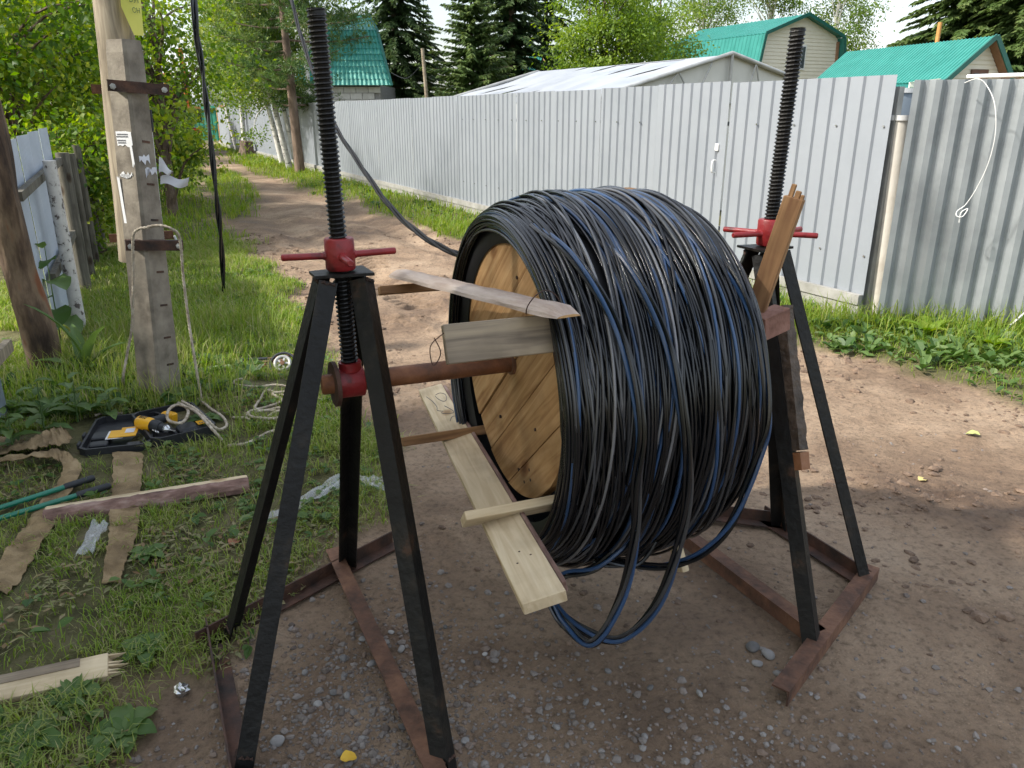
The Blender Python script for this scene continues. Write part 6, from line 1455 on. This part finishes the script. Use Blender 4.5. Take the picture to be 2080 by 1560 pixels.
MB().box(PL(.155, .17, .054), (.07, .10, .004), (cx, cyv, uL)).build('cover', M['yellow'], bk_); MB().box(PL(.215, .175, .058), (.085, .13, .004), (cx, cyv, uL)).build('cover', M['yellow'], bk_)
MB().box(PL(.22, .185, .0612), (.045, .06, .001), (cx, cyv, uL)).build('printed_picture', M['paper_shade'], bk_); MB().box(PL(.15, .17, .0505), (.084, .115, .002), (cx, cyv, uL)).build('page_edge', M['paper'], bk_)
bt_ = root('battery_pack', PB(.21, .07, .02), 'dark battery charger with a yellow label in the right half of the case', 'battery')
MB().box(PB(.20, .08, .045), (.10, .11, .055), (cx2, cy2, uB), .012).build('body', M['rubber'], bt_); MB().box(PB(.275, .08, .072), (.05, .055, .003), (cx2, cy2, uB)).build('sticker', M['yellow'], bt_)
for k in range(3): MB().box(PB(.262 + .012 * k, .066, .0745), (.005, .016, .001), (cx2, cy2, uB)).build('print_mark', M['ink'], bt_)
# drill
dA = PB(-.005, .265, .085); dB = PB(.115, .06, .07); dd = (dB - dA).normalized(); ds = dd.cross(UP).normalized(); du = ds.cross(dd)
dr = root('cordless_drill', dA, 'yellow and black cordless drill resting in the open case', 'drill')
prof = [(0, .026), (.012, .036), (.05, .039), (.09, .038), (.105, .034)]
MB().tube([dA + dd * p[0] for p in prof], [p[1] for p in prof], 18).build('housing', M['yellow'], dr, True)
MB().tube([dA + dd * .103, dA + dd * .115, dA + dd * .15, dA + dd * .16], [.033, .036, .034, .028], 18).build('torque_collar', M['rubber'], dr, True)
MB().tube([dA + dd * .158, dA + dd * .165, dA + dd * .20, dA + dd * .212], [.024, .026, .024, .012], 18).build('chuck', M['rubber'], dr, True)
MB().tube([dA + dd * .196, dA + dd * .212, dA + dd * .222], [.0245, .019, .008], 16).build('chuck_jaw', M['steel'], dr, True)
MB().tube([dA + dd * .215, dA + dd * .262], .004, 8).build('drill_bit', M['steel'], dr, True)
hd = (cx2 * .9 + cy2 * .35 - UP * .1).normalized(); MB().tube(crom([dA + dd * .045, dA + dd * .05 + hd * .06, dA + dd * .045 + hd * .12], 4), [.026] * 9, 12).build('grip', M['rubber'], dr, True)
MB().box(dA + dd * .05 + hd * .15, (.075, .05, .06), (dd, hd, hd.cross(dd).normalized()), .008).build('battery', M['yellow'], dr)
for k in range(4): MB().box(dA + dd * (.03 + .012 * k) + du * .0375 , (.005, .03, .004), (dd, ds, du)).build('vent', M['rubber'], dr)
sbt = MB(); s0 = PB(.012, .245, .07); s1 = PB(.055, .06, .07); sdv = (s1 - s0).normalized(); sn = sdv.orthogonal().normalized(); sbn = sdv.cross(sn)
sbt.tube([s0 + sdv * (.18 * i / 60) + (sn * math.cos(i * .7) + sbn * math.sin(i * .7)) * .0025 for i in range(61)], .0045, 7); tag(sbt.build('twist_drill_bit', M['steel'], None, True), 'loose spiral drill bit lying along the case hinge', 'drill bit')

# ------------------------------------------------------------------ bolt cutter, straps, timbers, plastic
bc = root('bolt_cutter', G(100, 1020), 'long green handles with black grips of a bolt cutter at the left edge', 'bolt cutter')
for (u0, v0, u1, v1, f) in ((-60, 1062, 195, 985, .76), (-60, 1082, 228, 1003, .76)):
    a = GP(u0, v0, .03); b = GP(u1, v1, .035); m_ = a.lerp(b, f)
    arm = MB().tube([a, m_], .0125, 14).build('handle', M['cutter_green'], bc, True)
    MB().tube([m_ - (b - a).normalized() * .01, m_, b - (b - a).normalized() * .01, b], [.014, .0165, .0165, .012], 14).build('grip', M['rubber'], bc, True)
hj = GP(-75, 1076, .03); MB().box(hj, (.10, .045, .03), None, .008).build('jaw', M['rust_dark'], bc)
def ribbon(name, pts, wvecs, label, th=.004, m='strap'):
    P = crom(pts, 8); Wv = crom(wvecs, 8); n_ = len(P); K = 6; vs = []
    for lay in (0, 1):
        for i in range(n_):
            for k in range(K):
                s = k / (K - 1) - .5; s *= 1 + (.05 * math.sin(i * 3.7 + k) + .04 * math.sin(i * 7.9)) * (1 if k in (0, K - 1) else 0); vs.append(P[i] + Wv[i] * s + UP * (.008 * math.sin(i * .35 + k * .9) + .005 * math.sin(i * 1.1 + k * .4) + .004 * math.sin(i * 2.3 - k) - lay * th))
    o_ = n_ * K; f = []
    for i in range(n_ - 1):
        for k in range(K - 1):
            p = i * K + k; f += [(p, p + 1, p + K + 1, p + K), (o_ + p + K, o_ + p + K + 1, o_ + p + 1, o_ + p)]
        f += [(i * K, i * K + K, o_ + i * K + K, o_ + i * K), (i * K + K - 1, o_ + i * K + K - 1, o_ + i * K + 2 * K - 1, i * K + 2 * K - 1)]
    mb = MB(); mb.add(vs, f); tag(mb.build(name, M[m], None, True), label, 'strap')
def span(rows, dz=.02):
    ps = []; ws = []
    for row in rows:
        ul, vl, ur, vr_ = row[:4]; h = row[4] if len(row) > 4 else dz
        a = G(ul, vl, h); b = G(ur, vr_, h); za = gz((a.x + b.x) / 2, (a.y + b.y) / 2); c = (a + b) / 2; c.z = za + h; ps.append(c); wv = b - a
        ws.append(wv)
    return ps, ws
p_, w_ = span([(232, 935, 292, 935), (232, 975, 292, 972), (228, 1020, 288, 1015), (225, 1060, 286, 1055), (222, 1100, 280, 1095), (216, 1150, 258, 1150), (209, 1190, 248, 1192)])
ribbon('canvas_strap', p_, w_, 'straight brown canvas strap running from under the case')
p_, w_ = span([(-40, 905, -40, 940, .03), (10, 900, 10, 935, .05), (60, 905, 55, 925, .06), (95, 895, 90, 925, .09), (115, 882, 125, 920, .08), (135, 888, 150, 905, .05)])
ribbon('canvas_strap', p_, w_, 'crumpled brown strap end left of the drill case')
p_, w_ = span([(-40, 948, -40, 955, .05), (40, 940, 40, 950, .06), (100, 930, 105, 945, .07), (140, 938, 128, 955, .06), (168, 962, 130, 975, .03), (150, 1010, 105, 1010), (125, 1060, 75, 1050), (100, 1100, 45, 1090), (60, 1160, 10, 1140), (15, 1215, -30, 1195)])
ribbon('canvas_strap', p_, w_, 'long brown strap curving under the bolt cutter handles')
bA = G(95, 1072); bB = G(508, 1003); bA.z = .03; bB.z = .03
o = half_round('bark_pole', bA, bB, .085, .055, M['bark'], M['board_pale'], None, cut0=.0, cut1=.0, seed=6); tag(o, 'split log slab with pink-grey bark lying across the strap', 'slab')
mb = MB(); mb.box((0, -.026, .036), ((bB - bA).length * .995, .034, .034), None, .004); me = bpy.data.meshes.new('sawn_edge'); me.from_pydata(mb.v, [], mb.f); me.materials.append(M['board_pale']); o2 = bpy.data.objects.new('sawn_edge', me); COL.objects.link(o2); o2.parent = o
eA = G(-60, 1440); eB = G(225, 1372); eA.z = .035; eB.z = .03
spb = board('splintered_board', eA, eB, .085, .045, M['board_pale'], (.15, -.35, 1), None); tag(spb, 'freshly broken pale board with splintered end at the lower left', 'board')
hl2 = (eB - eA).length / 2
top_ = MB(); top_.box((-.03, .028, .0242), (2 * hl2 - .1, .03, .004)); me = bpy.data.meshes.new('weathered_face'); me.from_pydata(top_.v, [], top_.f); me.materials.append(M['board_grey']); o = bpy.data.objects.new('weathered_face', me); COL.objects.link(o); o.parent = spb
for i in range(9):
    l0 = hl2 - .01; y0 = -.036 + .009 * i; ll = .02 + .06 * ((i * 5) % 7) / 7; mb = MB(); k = len(mb.v)
    mb.add([(l0, y0 - .004, -.018), (l0, y0 + .004, -.018), (l0, y0 + .004, .018), (l0, y0 - .004, .018), (l0 + ll, y0, .01 * ((i % 3) - 1))], [(0, 1, 2, 3), (0, 4, 1), (1, 4, 2), (2, 4, 3), (3, 4, 0)])
    me = bpy.data.meshes.new('splinter'); me.from_pydata(mb.v, [], mb.f); me.materials.append(M['board_pale']); o = bpy.data.objects.new('splinter', me); COL.objects.link(o); o.parent = spb
def film_mat():
    m, n, b = newmat('clear_film'); b.inputs['Base Color'].default_value = (.82, .84, .86, 1); b.inputs['Roughness'].default_value = .22
    b.inputs['Alpha'].default_value = .3; b.inputs['Specular IOR Level'].default_value = .8; return m
M['clearfilm'] = film_mat()
def plastic(quadpx, label, dz=.02, seed=1, amp=.014):
    c = [G(u, v, dz) for u, v in quadpx]; n_ = 16; m_ = 8; vs = []; g_ = np.random.RandomState(seed)
    for i in range(n_):
        for j in range(m_):
            s, t = i / (n_ - 1), j / (m_ - 1); p = c[0].lerp(c[1], s).lerp(c[3].lerp(c[2], s), t)
            vs.append((p.x + g_.randn() * .002, p.y + g_.randn() * .002, gz(p.x, p.y) + dz + amp * math.sin(t * 11 + s * 4 + seed) + amp * .5 * math.sin(s * 17 - t * 5) + g_.randn() * amp * .1))
    f = [(i * m_ + j, i * m_ + j + 1, (i + 1) * m_ + j + 1, (i + 1) * m_ + j) for i in range(n_ - 1) for j in range(m_ - 1)]
    tag(mesh_np('plastic_film', vs, f, m=M['clearfilm'], smooth=True), label, 'plastic film')
plastic([(195, 1072), (150, 1142), (190, 1130), (226, 1075)], 'crumpled clear plastic scrap beside the straight strap', .03, 1)
plastic([(528, 1068), (690, 975), (695, 995), (590, 1060)], 'long strip of clear film on the turf inside the left jack', .03, 2)
plastic([(722, 972), (790, 982), (788, 1000), (745, 1002)], 'small curl of clear film on the dirt under the left jack', .02, 3)
fb = GP(369, 1400, .02); v_, f_ = stone_mesh(77, 1.0); V = np.repeat(v_[None], 1, 0).reshape(-1, 3)
bmv = []; g = np.random.RandomState(3)
mb = MB(); rows = 7
for i in range(rows):
    ph = math.pi * (i + .5) / rows
    for k in range(10):
        r_ = .022 * g.uniform(.7, 1.25); mb.v.append((fb.x + r_ * math.sin(ph) * math.cos(k * .628), fb.y + r_ * math.sin(ph) * math.sin(k * .628), fb.z + r_ * math.cos(ph)))
mb.f = [(i * 10 + k, i * 10 + (k + 1) % 10, (i + 1) * 10 + (k + 1) % 10, (i + 1) * 10 + k) for i in range(rows - 1) for k in range(10)] + [tuple(range(9, -1, -1)), tuple((rows - 1) * 10 + k for k in range(10))]
tag(mb.build('foil_ball', M['steel'], None), 'crumpled ball of silver foil on the worn turf', 'foil')
def fallen(u, v, s, label, m, az):
    p = GP(u, v, .012); vs, f = big_leaf(p, (math.cos(az), math.sin(az), 0), s, s * .8, .15, 4, .35, 7); o = mesh_np('fallen_leaf', [tuple(x) for x in vs], f, m=m, smooth=True, origin=tuple(p)); tag(o, label, 'leaf')
fallen(692, 1545, .045, 'bright yellow fallen leaf on the gravel at the bottom edge', M['leaf_yellow'], .2)
fallen(1868, 972, .05, 'pale yellow leaf on the road right of the right jack', mat('pale_leaf', [(.5, .4, .15), (.6, .5, .2)], 10, .7), .4)
fallen(470, 1118, .06, 'rust-brown dead leaf on the turf left of the jack legs', mat('brown_leaf', [(.25, .10, .05), (.35, .16, .09)], 10, .8), 1.2)
fallen(1990, 885, .07, 'light green leaf lying on the sunny right side of the road', mat('green_leaf', [(.3, .32, .1), (.4, .42, .15)], 10, .7), 2.6)
# pulley block on the grass
pw = root('pulley_block', GP(545, 755, 0), 'rusty tackle block with pale spoked wheel on the grass by the rope', 'pulley')
wc2 = GP(575, 748, .055); wx = Vector((1, .15, 0)).normalized(); wn2 = Vector((.1, -.75, .65)).normalized(); wx = (wx - wn2 * wx.dot(wn2)).normalized(); wy2 = wn2.cross(wx)
whl = MB(); whl.tube([wc2 + wx * (.05 * math.cos(a)) + wy2 * (.05 * math.sin(a)) for a in np.linspace(0, 2 * math.pi, 24, endpoint=False)], .011, 8, closed=True); whl = whl.build('wheel', M['steel_tube'], pw, True)
for k in range(5):
    a = k * 1.2566; MB().bar(wc2, wc2 + (wx * math.cos(a) + wy2 * math.sin(a)) * .05, .013, .008, wn2).build('spoke', M['steel_tube'], whl)
MB().cyl(wc2 - wn2 * .014, wc2 + wn2 * .014, .016, 12).build('hub', M['rust'], whl, True)
MB().tube([wc2 - wn2 * .02 + (wx * math.cos(a) + wy2 * math.sin(a)) * .085 for a in np.linspace(.2, 3.6, 14)], .009, 7).build('cheek', M['rubber'], pw, True)
MB().bar(GP(485, 742, .03), GP(545, 738, .045), .03, .012).build('side_plate', M['rubber'], pw); MB().bar(GP(500, 752, .025), GP(575, 742, .04), .02, .012).build('side_plate', M['rust'], pw)
MB().bar(GP(545, 740, .05), GP(600, 732, .055), .022, .012).build('side_plate', M['rust'], pw)
MB().tube(crom([GP(492, 742, .03), GP(488, 752, .03), GP(480, 762, .02)], 4), .009, 7).build('hook', M['steel_tube'], pw, True); MB().cyl(GP(533, 757, .02), GP(541, 752, .035), .014, 8).build('swivel', M['redpaint'], pw)
